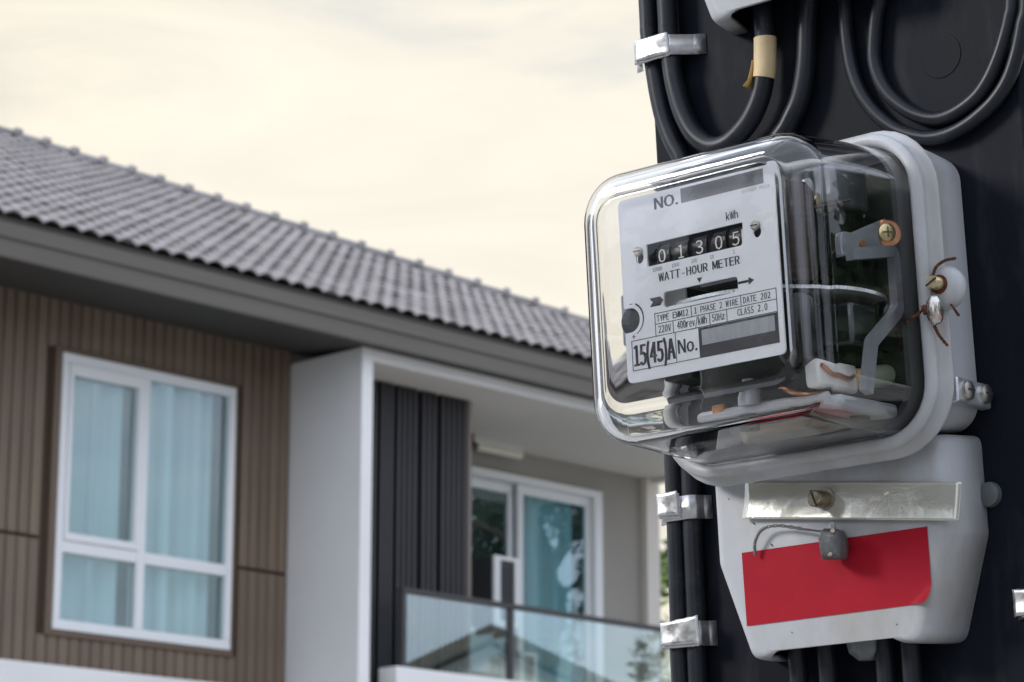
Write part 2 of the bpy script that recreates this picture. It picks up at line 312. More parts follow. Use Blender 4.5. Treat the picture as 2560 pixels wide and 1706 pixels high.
# ------------------------------------------------------------------ lettering
import json
GLYPH = json.loads(r"""{"(":[[[84,-69],[103,-60],[70,21],[59,109],[70,197],[103,277],[84,286],[46,204],[32,109],[46,14]],[[7,5,6],[7,4,5],[8,4,7],[8,3,4],[9,3,8],[9,2,3],[9,1,2],[0,1,9]]],")":[[[35,-69],[72,14],[86,109],[72,204],[35,286],[15,277],[49,197],[60,109],[49,21],[15,-60]],[[5,3,4],[6,3,5],[6,2,3],[7,2,6],[8,2,7],[8,1,2],[9,1,8],[9,0,1]]],"-":[[[16,86],[106,86],[106,110],[16,110]],[[0,2,3],[0,1,2]]],".":[[[49,-5],[65,2],[72,20],[65,37],[49,44],[32,37],[26,20],[32,2]],[[5,3,4],[6,3,5],[6,2,3],[7,2,6],[7,1,2],[7,0,1]]],"/":[[[4,-63],[27,-63],[132,278],[109,278]],[[0,2,3],[0,1,2]]],"0":[[[97,-5],[156,29],[177,129],[156,229],[97,261],[39,229],[18,129],[39,29],[97,21],[62,47],[48,129],[62,211],[97,236],[133,211],[146,129],[133,47]],[[5,12,4],[12,3,4],[5,11,12],[13,3,12],[6,11,5],[13,2,3],[6,10,11],[14,2,13],[7,10,6],[7,9,10],[15,2,14],[15,1,2],[7,8,9],[8,1,15],[8,0,1],[0,8,7]]],"1":[[[31,0],[172,0],[172,27],[120,27],[120,257],[96,257],[72,246],[42,238],[42,218],[88,218],[88,27],[31,27]],[[6,4,5],[6,9,4],[9,3,4],[7,9,6],[8,9,7],[10,3,9],[0,10,11],[0,3,10],[0,2,3],[0,1,2]]],"2":[[[15,0],[177,0],[177,28],[106,28],[85,27],[64,25],[137,108],[165,186],[144,241],[90,261],[47,251],[14,224],[33,206],[57,227],[86,235],[121,221],[133,185],[104,112],[15,19]],[[10,8,9],[11,14,10],[14,8,10],[14,15,8],[15,7,8],[11,13,14],[11,12,13],[16,7,15],[16,6,7],[17,6,16],[18,6,17],[18,5,6],[4,2,3],[4,1,2],[5,1,4],[18,1,5],[0,1,18]]],"3":[[[92,-5],[151,15],[175,69],[159,112],[120,134],[120,136],[153,158],[166,197],[145,244],[91,261],[52,253],[20,231],[37,210],[61,228],[90,235],[122,224],[133,195],[118,160],[62,146],[62,121],[125,107],[142,70],[128,35],[90,22],[53,31],[27,51],[10,31],[42,6]],[[10,8,9],[11,8,10],[11,14,8],[14,15,8],[15,7,8],[11,13,14],[12,13,11],[16,7,15],[16,6,7],[17,6,16],[18,6,17],[18,5,6],[19,5,18],[19,4,5],[19,3,4],[20,3,19],[20,2,3],[21,2,20],[22,2,21],[22,1,2],[26,24,25],[23,1,22],[26,23,24],[27,23,26],[27,1,23],[27,0,1]]],"4":[[[119,0],[149,0],[149,71],[183,71],[183,96],[149,96],[149,257],[114,257],[7,92],[7,71],[119,71],[119,96],[40,96],[99,184],[109,203],[119,222],[121,222],[120,198],[119,175]],[[8,6,7],[8,15,6],[15,16,6],[16,5,6],[8,14,15],[17,5,16],[8,13,14],[18,5,17],[8,12,13],[11,5,18],[8,11,12],[8,5,11],[8,4,5],[8,3,4],[9,3,8],[10,3,9],[0,2,10],[2,3,10],[0,1,2]]],"5":[[[92,-5],[150,18],[176,83],[153,146],[98,165],[78,163],[60,155],[67,229],[163,229],[163,257],[39,257],[30,137],[47,126],[68,137],[90,141],[129,126],[143,83],[127,38],[89,22],[51,31],[26,50],[9,29],[42,6]],[[11,7,10],[7,9,10],[7,8,9],[11,6,7],[5,3,4],[6,3,5],[11,3,6],[11,14,3],[14,15,3],[15,2,3],[11,13,14],[11,12,13],[16,2,15],[16,1,2],[17,1,16],[21,19,20],[18,1,17],[21,18,19],[22,18,21],[22,1,18],[22,0,1]]],"A":[[[1,0],[34,0],[59,78],[153,78],[177,0],[211,0],[124,257],[88,257],[67,104],[79,144],[93,187],[105,230],[106,230],[119,187],[132,144],[145,104]],[[0,11,7],[11,6,7],[11,12,6],[12,5,6],[0,10,11],[13,5,12],[14,5,13],[0,9,10],[0,8,9],[15,5,14],[0,2,8],[2,15,8],[2,3,15],[3,5,15],[0,1,2],[4,5,3]]],"C":[[[132,-5],[176,5],[211,32],[193,53],[166,32],[133,24],[75,52],[54,129],[76,205],[134,233],[164,226],[187,209],[204,230],[175,252],[134,261],[53,226],[20,128],[52,31]],[[15,13,14],[15,9,13],[9,12,13],[15,8,9],[10,12,9],[10,11,12],[16,8,15],[16,7,8],[16,6,7],[17,6,16],[4,2,3],[17,5,6],[4,1,2],[5,1,4],[0,5,17],[0,1,5]]],"D":[[[35,0],[101,0],[190,34],[220,129],[189,224],[99,257],[35,257],[68,27],[68,230],[97,230],[165,204],[187,129],[165,54],[97,27]],[[0,8,6],[8,5,6],[8,9,5],[9,4,5],[0,7,8],[10,4,9],[10,3,4],[11,3,10],[12,3,11],[12,2,3],[13,2,12],[13,1,2],[0,13,7],[0,1,13]]],"E":[[[35,0],[187,0],[187,28],[68,28],[68,121],[165,121],[165,149],[68,149],[68,229],[183,229],[183,257],[35,257]],[[0,8,11],[8,10,11],[8,9,10],[0,7,8],[0,4,7],[4,6,7],[4,5,6],[0,3,4],[0,2,3],[0,1,2]]],"F":[[[35,0],[68,0],[68,115],[166,115],[166,143],[68,143],[68,229],[183,229],[183,257],[35,257]],[[0,6,9],[6,8,9],[6,7,8],[0,5,6],[0,2,5],[2,4,5],[2,3,4],[0,1,2]]],"H":[[[35,0],[68,0],[68,121],[187,121],[187,0],[220,0],[220,257],[187,257],[187,149],[68,149],[68,257],[35,257]],[[0,10,11],[0,9,10],[8,6,7],[8,5,6],[0,2,9],[2,8,9],[2,3,8],[3,5,8],[0,1,2],[4,5,3]]],"I":[[[35,0],[68,0],[68,257],[35,257]],[[0,2,3],[0,1,2]]],"L":[[[35,0],[180,0],[180,28],[68,28],[68,257],[35,257]],[[0,4,5],[0,3,4],[0,2,3],[0,1,2]]],"M":[[[35,0],[64,0],[64,142],[63,180],[60,218],[62,218],[82,159],[131,26],[153,26],[201,159],[222,218],[223,218],[220,180],[219,142],[219,0],[249,0],[249,257],[210,257],[161,119],[152,93],[143,66],[142,66],[133,93],[123,119],[74,257],[35,257]],[[0,4,25],[4,24,25],[4,5,24],[5,23,24],[18,10,17],[10,16,17],[10,11,16],[11,15,16],[0,3,4],[6,23,5],[18,9,10],[12,15,11],[0,2,3],[13,15,12],[7,23,6],[18,8,9],[0,1,2],[14,15,13],[7,22,23],[19,8,18],[7,21,22],[20,8,19],[7,20,21],[7,8,20]]],"N":[[[35,0],[66,0],[66,135],[64,175],[62,215],[63,215],[91,162],[185,0],[218,0],[218,257],[187,257],[187,123],[188,82],[192,42],[190,42],[162,95],[68,257],[35,257]],[[0,4,17],[4,16,17],[4,5,16],[5,15,16],[11,9,10],[11,8,9],[0,3,4],[6,15,5],[0,2,3],[7,15,6],[0,1,2],[12,8,11],[7,14,15],[13,8,12],[7,13,14],[7,8,13]]],"O":[[[130,-5],[209,31],[239,129],[209,226],[130,261],[51,226],[20,129],[51,31],[130,24],[74,52],[54,129],[74,205],[130,233],[185,205],[206,129],[185,52]],[[5,12,4],[12,3,4],[5,11,12],[13,3,12],[6,11,5],[13,2,3],[6,10,11],[14,2,13],[7,10,6],[7,9,10],[15,2,14],[15,1,2],[7,8,9],[8,1,15],[8,0,1],[0,8,7]]],"P":[[[35,0],[68,0],[68,102],[110,102],[178,121],[204,181],[178,240],[109,257],[35,257],[68,129],[68,230],[104,230],[155,220],[172,181],[156,141],[106,129]],[[0,10,8],[10,7,8],[10,6,7],[10,11,6],[11,12,6],[12,5,6],[0,9,10],[13,5,12],[14,5,13],[14,4,5],[15,4,14],[0,2,9],[2,15,9],[2,4,15],[2,3,4],[0,1,2]]],"R":[[[68,135],[68,230],[111,230],[157,220],[173,185],[157,147],[111,135],[176,0],[213,0],[147,112],[189,137],[205,185],[180,241],[116,257],[35,257],[35,0],[68,0],[68,109],[114,109]],[[15,1,14],[1,13,14],[1,12,13],[1,2,12],[2,3,12],[3,11,12],[15,0,1],[4,11,3],[5,11,4],[5,10,11],[6,10,5],[6,9,10],[15,17,0],[17,6,0],[17,9,6],[17,18,9],[18,8,9],[15,16,17],[7,8,18]]],"S":[[[106,-5],[170,17],[194,68],[178,112],[141,137],[104,153],[75,168],[62,196],[75,223],[110,233],[142,226],[168,209],[185,230],[152,252],[110,261],[52,242],[29,193],[46,150],[81,127],[118,111],[148,94],[161,65],[146,35],[107,24],[68,33],[36,56],[17,33],[56,6]],[[15,13,14],[15,12,13],[16,8,15],[8,9,15],[9,12,15],[10,12,9],[10,11,12],[16,7,8],[16,6,7],[17,6,16],[17,5,6],[17,4,5],[18,4,17],[18,3,4],[19,3,18],[19,20,3],[20,2,3],[21,2,20],[21,1,2],[22,1,21],[26,24,25],[23,1,22],[27,24,26],[27,23,24],[27,1,23],[27,0,1]]],"T":[[[89,0],[121,0],[121,229],[199,229],[199,257],[11,257],[11,229],[89,229]],[[6,4,5],[6,3,4],[7,3,6],[0,2,7],[2,3,7],[0,1,2]]],"U":[[[126,-5],[192,20],[218,106],[218,257],[187,257],[187,105],[170,41],[126,24],[84,41],[67,105],[67,257],[34,257],[34,106],[61,20]],[[12,10,11],[12,9,10],[5,3,4],[5,2,3],[13,9,12],[5,1,2],[13,8,9],[6,1,5],[13,7,8],[7,1,6],[13,1,7],[13,0,1]]],"V":[[[82,0],[120,0],[201,257],[168,257],[127,118],[115,75],[102,33],[101,33],[88,75],[76,118],[34,257],[0,257]],[[0,10,11],[0,9,10],[4,2,3],[4,1,2],[0,8,9],[5,1,4],[0,7,8],[6,1,5],[0,6,7],[0,1,6]]],"W":[[[63,0],[102,0],[140,155],[147,184],[153,213],[154,213],[161,184],[167,155],[206,0],[245,0],[298,257],[267,257],[239,117],[232,75],[225,34],[223,34],[214,76],[205,117],[169,257],[140,257],[104,117],[95,75],[86,34],[85,34],[77,75],[69,117],[42,257],[9,257]],[[0,26,27],[0,25,26],[20,18,19],[20,4,18],[4,5,18],[5,17,18],[12,10,11],[12,9,10],[20,3,4],[6,17,5],[20,2,3],[7,17,6],[20,1,2],[8,17,7],[0,24,25],[21,1,20],[8,16,17],[13,9,12],[8,15,16],[0,23,24],[22,1,21],[14,9,13],[0,22,23],[0,1,22],[8,14,15],[8,9,14]]],"Y":[[[77,0],[109,0],[109,99],[186,257],[153,257],[120,184],[107,156],[94,128],[92,128],[80,156],[67,184],[34,257],[0,257],[77,99]],[[13,11,12],[13,10,11],[5,3,4],[5,2,3],[13,9,10],[6,2,5],[13,8,9],[7,2,6],[13,7,8],[13,2,7],[0,2,13],[0,1,2]]],"e":[[[109,-5],[144,1],[172,15],[160,36],[138,25],[113,21],[68,39],[50,88],[178,88],[179,96],[179,106],[160,171],[103,195],[44,168],[18,95],[45,22],[49,110],[68,154],[104,169],[139,154],[151,110]],[[13,11,12],[13,18,11],[18,19,11],[19,10,11],[13,17,18],[14,17,13],[20,10,19],[14,16,17],[14,20,16],[14,10,20],[14,9,10],[14,8,9],[15,7,14],[7,8,14],[15,6,7],[15,5,6],[4,2,3],[5,2,4],[0,5,15],[0,2,5],[0,1,2]]],"h":[[[32,0],[64,0],[64,138],[90,160],[116,167],[144,155],[152,116],[152,0],[184,0],[184,120],[170,176],[126,195],[91,186],[63,163],[64,202],[64,279],[32,279]],[[0,15,16],[0,14,15],[0,13,14],[12,10,11],[13,10,12],[13,4,10],[4,5,10],[5,9,10],[13,3,4],[0,2,13],[2,3,13],[6,9,5],[0,1,2],[6,8,9],[7,8,6]]],"k":[[[32,0],[64,0],[64,50],[99,92],[155,0],[190,0],[118,113],[181,190],[146,190],[65,90],[64,90],[64,279],[32,279]],[[0,11,12],[0,10,11],[9,7,8],[9,6,7],[9,3,6],[3,5,6],[9,2,3],[4,5,3],[0,9,10],[0,2,9],[0,1,2]]],"o":[[[106,-5],[167,22],[194,95],[167,169],[106,195],[45,169],[18,95],[45,22],[106,22],[66,42],[51,95],[66,148],[106,168],[146,148],[161,95],[146,42]],[[5,3,4],[6,11,5],[11,12,5],[12,3,5],[12,13,3],[13,2,3],[6,10,11],[14,2,13],[7,10,6],[7,9,10],[15,2,14],[15,1,2],[8,1,15],[7,8,9],[7,1,8],[0,1,7]]],"r":[[[32,0],[64,0],[64,122],[87,156],[112,166],[122,166],[131,163],[137,191],[127,194],[116,195],[86,184],[62,155],[62,155],[58,190],[32,190]],[[10,8,9],[10,7,8],[10,6,7],[0,13,14],[0,12,13],[11,4,10],[4,5,10],[5,6,10],[11,3,4],[11,2,3],[0,11,12],[0,2,11],[0,1,2]]],"v":[[[73,0],[111,0],[178,190],[146,190],[110,82],[102,54],[93,26],[91,26],[82,54],[74,82],[38,190],[5,190]],[[0,10,11],[0,9,10],[4,2,3],[4,1,2],[0,8,9],[5,1,4],[0,7,8],[6,1,5],[0,6,7],[0,1,6]]],"z":[[[12,0],[156,0],[156,26],[53,26],[153,173],[153,190],[23,190],[23,164],[112,164],[12,17]],[[7,5,6],[7,4,5],[7,8,4],[8,3,4],[9,3,8],[9,2,3],[9,1,2],[0,1,9]]]}""")
def glyph(ch): return GLYPH[ch]
def lettering(s, x0, x1, z0, z1, Y, material, root, parent, bold=0.0, name="lettering", mono=True):
    """flat printed letters on the plate between x0..x1, cap height z0..z1; bold = extra stroke in mm"""
    m = MB(); k = (z1 - z0)/257.0
    def put(ch, xa, w, kx):
        v, f = glyph(ch); gx0, gx1 = min(p[0] for p in v), max(p[0] for p in v); off = xa + (w - (gx1-gx0)*kx)/2
        for q, dx in enumerate((0.0,) if not bold else (-bold/2, 0.0, bold/2)):
            m.add([(off + (p[0]-gx0)*kx + dx, Y - 0.004*q, z0 + p[1]*k) for p in v], f)
    if mono:
        cell = (x1 - x0)/len(s)
        for i, ch in enumerate(s):
            if ch == ' ': continue
            v, _ = glyph(ch); gw = max(p[0] for p in v) - min(p[0] for p in v)
            put(ch, x0 + i*cell, cell, min(k, cell*(0.92 if ch in "WM" else 0.80)/gw))
    else:
        gap = 34; ws = [(max(p[0] for p in glyph(c)[0]) - min(p[0] for p in glyph(c)[0])) if c != ' ' else 80 for c in s]
        kx = (x1 - x0)/(sum(ws) + gap*(len(s)-1)); x = x0
        for c, w in zip(s, ws):
            if c != ' ': put(c, x, w*kx, kx)
            x += (w + gap)*kx
    return mm(name, m, material, root, parent)

# ================================================================== LARGE STRUCTURE
# ------------------------------------------------------------------ ground
g_m = mat("pale_gravel_ground", (0.40, 0.39, 0.365), 0.95, noise=0.25, nscale=0.6, dirt=(0.30, 0.29, 0.24), dscale=0.15)
mb = MB(); mb.add([(-900,-900,0),(900,-900,0),(900,900,0),(-900,900,0)], [(0,1,2,3)])
ground = finish("ground", mb.v, mb.f, g_m); tag(ground, kind='structure')
mb = MB(); mb.add([(-60,-4,0.004),(60,-4,0.004),(60,3.2,0.004),(-60,3.2,0.004)], [(0,1,2,3)])
tag(finish("road", mb.v, mb.f, mat("concrete_road", (0.30, 0.29, 0.27), 0.9, noise=0.2, nscale=1.5)), kind='structure')

# ------------------------------------------------------------------ house
PHI = R(44.05)
HO = Vector((-2.53, 18.40789502, 0.0))
house = bpy.data.objects.new("house", None); col.objects.link(house)
house.location = HO; house.rotation_euler = (0, 0, R(90) - PHI)
tag(house, "two-storey house with brown plank wall, glass balcony and grey tiled hip roof", "house")
Z0 = CAM_H
class HB(MB):
    """house coordinates: s along the front, o outwards, z above camera height"""
    def hb(m, s0, s1, o0, o1, z0, z1): return m.box(s0, s1, -o1, -o0, z0 + Z0, z1 + Z0)
    def hq(m, pts): return m.add([(s, -o, z + Z0) for s, o, z in pts], [tuple(range(len(pts)))])
def hm(name, m, material, parent=None, **k): return finish(name, m.v, m.f, material, parent or house, **k)

M_brown = mat("brown_plank", (0.185, 0.135, 0.096), 0.6, pvar=0.10, noise=0.16, nscale=3.0, stretch=(6, 6, 0.6))
M_brown2 = mat("brown_trim", (0.15, 0.105, 0.072), 0.55)
M_gap = mat("dark_gap", (0.085, 0.058, 0.039), 0.9)
M_white = mat("white_paint", (0.86, 0.85, 0.83), 0.6, noise=0.04, nscale=2.0)
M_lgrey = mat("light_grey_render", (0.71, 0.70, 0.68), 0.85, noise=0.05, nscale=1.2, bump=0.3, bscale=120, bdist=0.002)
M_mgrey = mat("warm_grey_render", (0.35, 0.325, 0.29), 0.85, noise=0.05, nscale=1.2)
M_ceil = mat("ceiling_paint", (0.72, 0.675, 0.61), 0.85, noise=0.04, nscale=1.2)
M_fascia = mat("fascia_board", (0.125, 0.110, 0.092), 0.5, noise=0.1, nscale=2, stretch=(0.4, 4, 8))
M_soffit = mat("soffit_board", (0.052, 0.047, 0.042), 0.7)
M_tile = mat("grey_roof_tile", (0.245, 0.225, 0.222), 0.45, pvar=0.15, noise=0.25, nscale=5.0, bump=0.4, bscale=60, bdist=0.004, rvar=0.1)
M_upvc = mat("white_window_frame", (0.84, 0.85, 0.85), 0.35)
M_slat = mat("charcoal_slat", (0.036, 0.034, 0.037), 0.42, noise=0.15, nscale=4, stretch=(1, 1, 0.2))
M_rail = mat("dark_rail", (0.045, 0.042, 0.042), 0.4)
M_curt = mat("sheer_curtain", (0.80, 0.82, 0.82), 0.9, noise=0.22, nscale=1.6, stretch=(9, 9, 0.12))  # light and dark fold bands are put into the colour
M_room = mat("room_wall", (0.25, 0.30, 0.30), 0.9)

# body
b = HB()
b.hb(-7.0, 1.31, -9.0, -0.10, -Z0, 4.72)
wall = None
bo = HB()   # hollow shell walls, so that the rooms behind the glass are rooms
bo.hb(-7.0, -0.79, -0.10, -0.03, -Z0, 5.3); bo.hb(0.80, 1.318, -0.10, -0.03, -Z0, 5.3)
bo.hb(-0.79, 0.80, -0.10, -0.03, 4.40, 5.3); bo.hb(-0.79, 0.80, -0.10, -0.03, -Z0, 2.47)
brown_wall = hm("brown_wall", bo, M_gap)
b = HB(); b.hb(-7.0, 6.17, -9.2, -9.0, -Z0, 5.2); b.hb(-7.2, -7.0, -9.2, -0.03, -Z0, 5.2)
b.hb(5.98, 6.17, -9.0, -0.9, -Z0, 5.9)
hm("rear_wall", b, M_lgrey)
b = HB(); b.hb(-6.99, 5.97, -3.2, -3.0, -Z0, 4.9); b.hb(1.33, 1.45, -2.99, -0.8, 2.3, 4.75)
hm("inner_wall", b, M_room)
b = HB(); b.hb(-6.99, 1.31, -2.99, -0.21, 2.0, 2.2); b.hb(1.46, 5.97, -2.99, -0.96, 2.0, 2.18)
hm("upper_floor", b, M_room)
b = HB(); b.hb(-7.05, 1.315, -0.02, 0.06, -Z0, 2.262)
hm("lower_wall", b, M_white, bevel=0.01)
# planks of the brown wall
W_pl = 0.0905
pl_top = HB(); pl_top.hb(0, W_pl - 0.010, -0.03, 0.0, 3.112, 4.80)
pl_bot = HB(); pl_bot.hb(0, W_pl - 0.010, -0.03, 0.0, 2.262, 3.088)
mesh_t = mesh_b = None
def hpiece(name, m, material, parent, s=0.0, share=None):
    if share is None:
        o = hm(name, m, material, parent, bevel=0.004, seg=1); o.location.x = s; return o
    o = share.copy(); col.objects.link(o); o.parent = parent; o.location.x = s; return o
s = 1.318 - W_pl; first_t = first_b = None; cut = {}
while s > -3.4:
    if s + W_pl < -0.80 or s > 0.81:
        for top in (True, False):
            f = first_t if top else first_b
            o = hpiece("plank", pl_top if top else pl_bot, M_brown, brown_wall, s, f)
            if f is None:
                if top: first_t = o
                else: first_b = o
    else:
        for z0_, z1_ in ((4.415, 4.80), (2.262, 2.465)):
            o = cut.get(z0_)
            mbb = HB(); mbb.hb(0, W_pl - 0.010, -0.03, 0.0, z0_, z1_)
            o2 = hpiece("plank", mbb, M_brown, brown_wall, s, o)
            if o is None: cut[z0_] = o2
    s -= W_pl
# the rest of the planking, out of the picture
b = HB(); b.hb(-7.0, -3.42, -0.029, -0.001, 2.262, 4.80)
hm("wall_cladding", b, M_brown, brown_wall)
# window surround
b = HB(); b.hb(-0.80, 0.815, -0.03, 0.018, 4.385, 4.42); b.hb(-0.80, 0.815, -0.03, 0.018, 2.462, 2.50)
b.hb(-0.80, -0.748, -0.03, 0.018, 2.50, 4.385); b.hb(0.783, 0.815, -0.03, 0.018, 2.50, 4.385)
M_teal_pane = pane_mat("tinted_pane", (0.77, 0.855, 0.865), 0.06)
window = bpy.data.objects.new("window", None); col.objects.link(window); window.parent = house
def wm(name, m, material, par, **k): return finish(name, m.v, m.f, material, par, **k)
wm("surround", b, M_brown2, window, bevel=0.004)
b = HB(); b.hb(-0.745, 0.780, -0.05, 0.03, 4.315, 4.382); b.hb(-0.745, 0.780, -0.05, 0.03, 2.503, 2.57)
b.hb(-0.745, -0.69, -0.05, 0.03, 2.57, 4.315); b.hb(0.725, 0.780, -0.05, 0.03, 2.57, 4.315)
b.hb(-0.065, 0.005, -0.05, 0.028, 2.57, 4.315); b.hb(-0.69, -0.065, -0.05, 0.026, 3.02, 3.10); b.hb(0.005, 0.725, -0.05, 0.026, 3.02, 3.10)
wm("frame", b, M_upvc, window, bevel=0.006)
b = HB(); b.hb(-0.688, -0.067, -0.045, 0.040, 4.235, 4.313); b.hb(-0.688, -0.067, -0.045, 0.040, 3.102, 3.155)
b.hb(-0.688, -0.655, -0.045, 0.040, 3.155, 4.235); b.hb(-0.100, -0.067, -0.045, 0.040, 3.155, 4.235)
wm("sash", b, M_upvc, window, bevel=0.005)
for s0, s1, z0_, z1_ in ((-0.655, -0.100, 3.155, 4.235), (0.005, 0.725, 3.10, 4.315), (-0.69, -0.065, 2.57, 3.02), (0.005, 0.725, 2.57, 3.02)):
    b = HB(); b.hb(s0, s1, -0.012, -0.006, z0_, z1_); wm("pane", b, M_teal_pane, window)
def curtain(name, s0, s1, o, z0_, z1_, par, amp=0.055, wl=0.21, seed=0):
    rnd = random.Random(seed); m = HB(); n = int((s1-s0)/0.012); vs = []; ph = rnd.random()*6
    for i in range(n + 1):
        x = s0 + (s1-s0)*i/n
        y = o + amp*math.sin(2*math.pi*x/wl + ph + 0.8*math.sin(x*9)) + 0.4*amp*math.sin(2*math.pi*x/(wl*2.7))
        vs += [(x, -y, z0_ + Z0), (x, -y, z1_ + Z0)]
    m.add(vs, [(2*i, 2*i+2, 2*i+3, 2*i+1) for i in range(n)])
    return wm(name, m, M_curt, par, smooth=True, angle=180)
curtain("curtain", -0.72, -0.14, -0.115, 2.48, 4.33, window, seed=1)
curtain("curtain", 0.0, 0.66, -0.115, 2.48, 4.33, window, seed=2)

# portal frame round the balcony
b = HB()
b.hb(1.322, 1.42, -0.02, 0.75, -Z0, 4.66)
hm("portal_column", b, M_lgrey, bevel=0.006)
b = HB(); b.hb(6.08, 6.18, 0.60, 0.75, -Z0, 4.66); hm("portal_column", b, M_lgrey, bevel=0.006)
b = HB(); b.hb(1.318, 1.424, 0.752, 0.765, -Z0, 4.657); b.hb(1.424, 6.184, 0.752, 0.765, 4.571, 4.657); b.hb(6.078, 6.184, 0.752, 0.765, -Z0, 4.571)
hm("portal_trim", b, M_white, bevel=0.004)
b = HB(); b.hb(1.421, 6.079, -0.74, 0.751, 4.57, 4.65); b.hb(6.08, 6.18, -0.90, 0.59, 4.53, 4.65)
hm("balcony_ceiling", b, M_ceil)
# back wall of the balcony with the sliding door
DS0, DS1, DZ0, DZ1 = 3.30, 5.475, 2.25, 4.37
b = HB(); b.hb(1.42, DS0, -0.95, -0.75, 2.2, 4.80); b.hb(DS1, 6.02, -0.95, -0.75, 2.2, 4.80); b.hb(DS0, DS1, -0.95, -0.75, DZ1, 4.80)
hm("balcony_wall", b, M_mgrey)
b = HB(); b.hb(6.021, 6.19, -0.89, -0.68, -Z0, 4.569)
hm("corner_pilaster", b, M_ceil, bevel=0.005)
b = HB(); b.hb(1.42, 6.19, -0.75, 0.74, 2.05, 2.20)
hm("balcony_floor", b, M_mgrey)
door = bpy.data.objects.new("sliding_door", None); col.objects.link(door); door.parent = house
b = HB(); b.hb(DS0, DS1, -0.85, -0.70, DZ1-0.06, DZ1); b.hb(DS1-0.10, DS1, -0.85, -0.70, DZ0, DZ1-0.06); b.hb(DS0, DS0+0.06, -0.85, -0.70, DZ0, DZ1-0.06)
wm("frame", b, M_upvc, door, bevel=0.006)
M_door_pane = pane_mat("door_pane", (0.72, 0.88, 0.91), 0.10)
for k, (s0, s1, o) in enumerate(((DS0+0.06, 4.49, -0.83), (4.49, DS1-0.10, -0.77))):
    b = HB(); b.hb(s0, s1, o-0.02, o+0.02, DZ1-0.14, DZ1-0.062); b.hb(s0, s1, o-0.02, o+0.02, DZ0+0.002, DZ0+0.09)
    b.hb(s0, s0+0.06, o-0.02, o+0.02, DZ0+0.09, DZ1-0.14); b.hb(s1-0.06, s1, o-0.02, o+0.02, DZ0+0.09, DZ1-0.14)
    lf = wm("door_leaf", b, M_upvc, door, bevel=0.005)
    b = HB(); b.hb(s0+0.06, s1-0.06, o-0.004, o+0.004, DZ0+0.09, DZ1-0.14)
    wm("pane", b, M_door_pane, lf)
curtain("curtain", 4.57, 5.33, -0.88, 2.2, 4.4, door, amp=0.04, wl=0.17, seed=5)
# charcoal slat screen
screen = bpy.data.objects.new("slat_screen", None); col.objects.link(screen); screen.parent = house
sp = None
for g0, g1 in ((1.52, 1.86), (1.886, 2.025), (2.055, 2.275), (2.312, 2.475), (2.512, 2.79)):
    nsl = max(2, round((g1 - g0) / 0.052)); w = (g1 - g0) / nsl
    for i in range(nsl):
        if sp is None:
            b = HB(); b.hb(0, 0.033, 0.318, 0.362, 2.2, 4.568)
            sp = wm("slat", b, M_slat, screen, bevel=0.004, seg=1); sp.location.x = g0
        else:
            o = sp.copy(); col.objects.link(o); o.parent = screen; o.location.x = g0 + i*w
b = HB(); b.hb(1.50, 2.79, 0.29, 0.315, 2.2, 4.568); wm("backing", b, mat("screen_backing", (0.010, 0.010, 0.011), 0.6), screen)
b = HB(); b.hb(2.792, 2.825, 0.28, 0.36, 2.2, 4.568); wm("edge_post", b, mat("bronze_post", (0.22, 0.18, 0.155), 0.5), screen)
# glass railing
railing = bpy.data.objects.new("glass_railing", None); col.objects.link(railing); railing.parent = house
b = HB(); b.hb(1.80, 6.07, 0.64, 0.70, 2.955, 2.992); wm("top_rail", b, M_rail, railing, bevel=0.004)
M_rail_pane = pane_mat("railing_pane", (0.86, 0.93, 0.92), 0.13)
ps = [1.80, 2.90, 5.30, 6.03]
for i, s in enumerate(ps):
    b = HB(); b.hb(s, s+0.045, 0.645, 0.695, 2.42, 2.954); wm("post", b, M_rail, railing, bevel=0.003)
    if i + 1 < len(ps):
        b = HB(); b.hb(s+0.047, ps[i+1]-0.002, 0.664, 0.676, 2.425, 2.953); wm("pane", b, M_rail_pane, railing)
b = HB(); b.hb(1.70, 6.075, 0.56, 0.749, 2.20, 2.415)
hm("balcony_kerb", b, M_white, bevel=0.006)
# fascia, soffit
EO, ZE, TP = 0.97, 4.92, math.tan(R(25.3))
b = HB(); b.hb(-7.6, 6.5, EO-0.06, EO-0.03, 4.635, 4.86); b.hb(-7.6, 6.5, EO-0.03, EO-0.012, 4.76, 4.86); b.hb(-7.6, 6.5, EO-0.095, EO-0.062, 4.66, 4.915)
fa = hm("fascia", b, M_fascia, bevel=0.004)
b = HB(); b.hq([(-7.6, EO-0.06, 4.64), (6.5, EO-0.06, 4.64), (6.5, -0.03, 4.745), (-7.6, -0.03, 4.745)])
b.hq([(-7.6, EO-0.06, 4.66), (6.5, EO-0.06, 4.66), (6.5, -0.03, 4.765), (-7.6, -0.03, 4.765)])
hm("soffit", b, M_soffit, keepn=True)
# roof: decking, tiles, hip caps
roof = bpy.data.objects.new("roof", None); col.objects.link(roof); roof.parent = house
SC = 9.2                                        # plan line of the hip: s = SC - m, o = EO - m
M_AP = 6.80
def rz(o): return ZE + (EO - o)*TP
b = HB()
ap = (SC-M_AP, EO-M_AP, rz(EO-M_AP)-0.06)
b.hq([(-7.6, EO-0.02, ZE-0.06), (6.5, EO-0.02, ZE-0.06), (6.5, EO-(SC-6.5), rz(EO-(SC-6.5))-0.06), ap, (-7.6, ap[1], ap[2])])
b.hq([(6.5, EO-(SC-6.5), rz(EO-(SC-6.5))-0.06), (6.5, -12.5, rz(EO-(SC-6.5))-0.06), ap])
b.hq([ap, (6.5, -12.5, rz(EO-(SC-6.5))-0.06), (-7.6, -12.5, rz(EO-(SC-6.5))-0.06), (-7.6, ap[1], ap[2])])
wm("decking", b, M_soffit, roof, keepn=True)
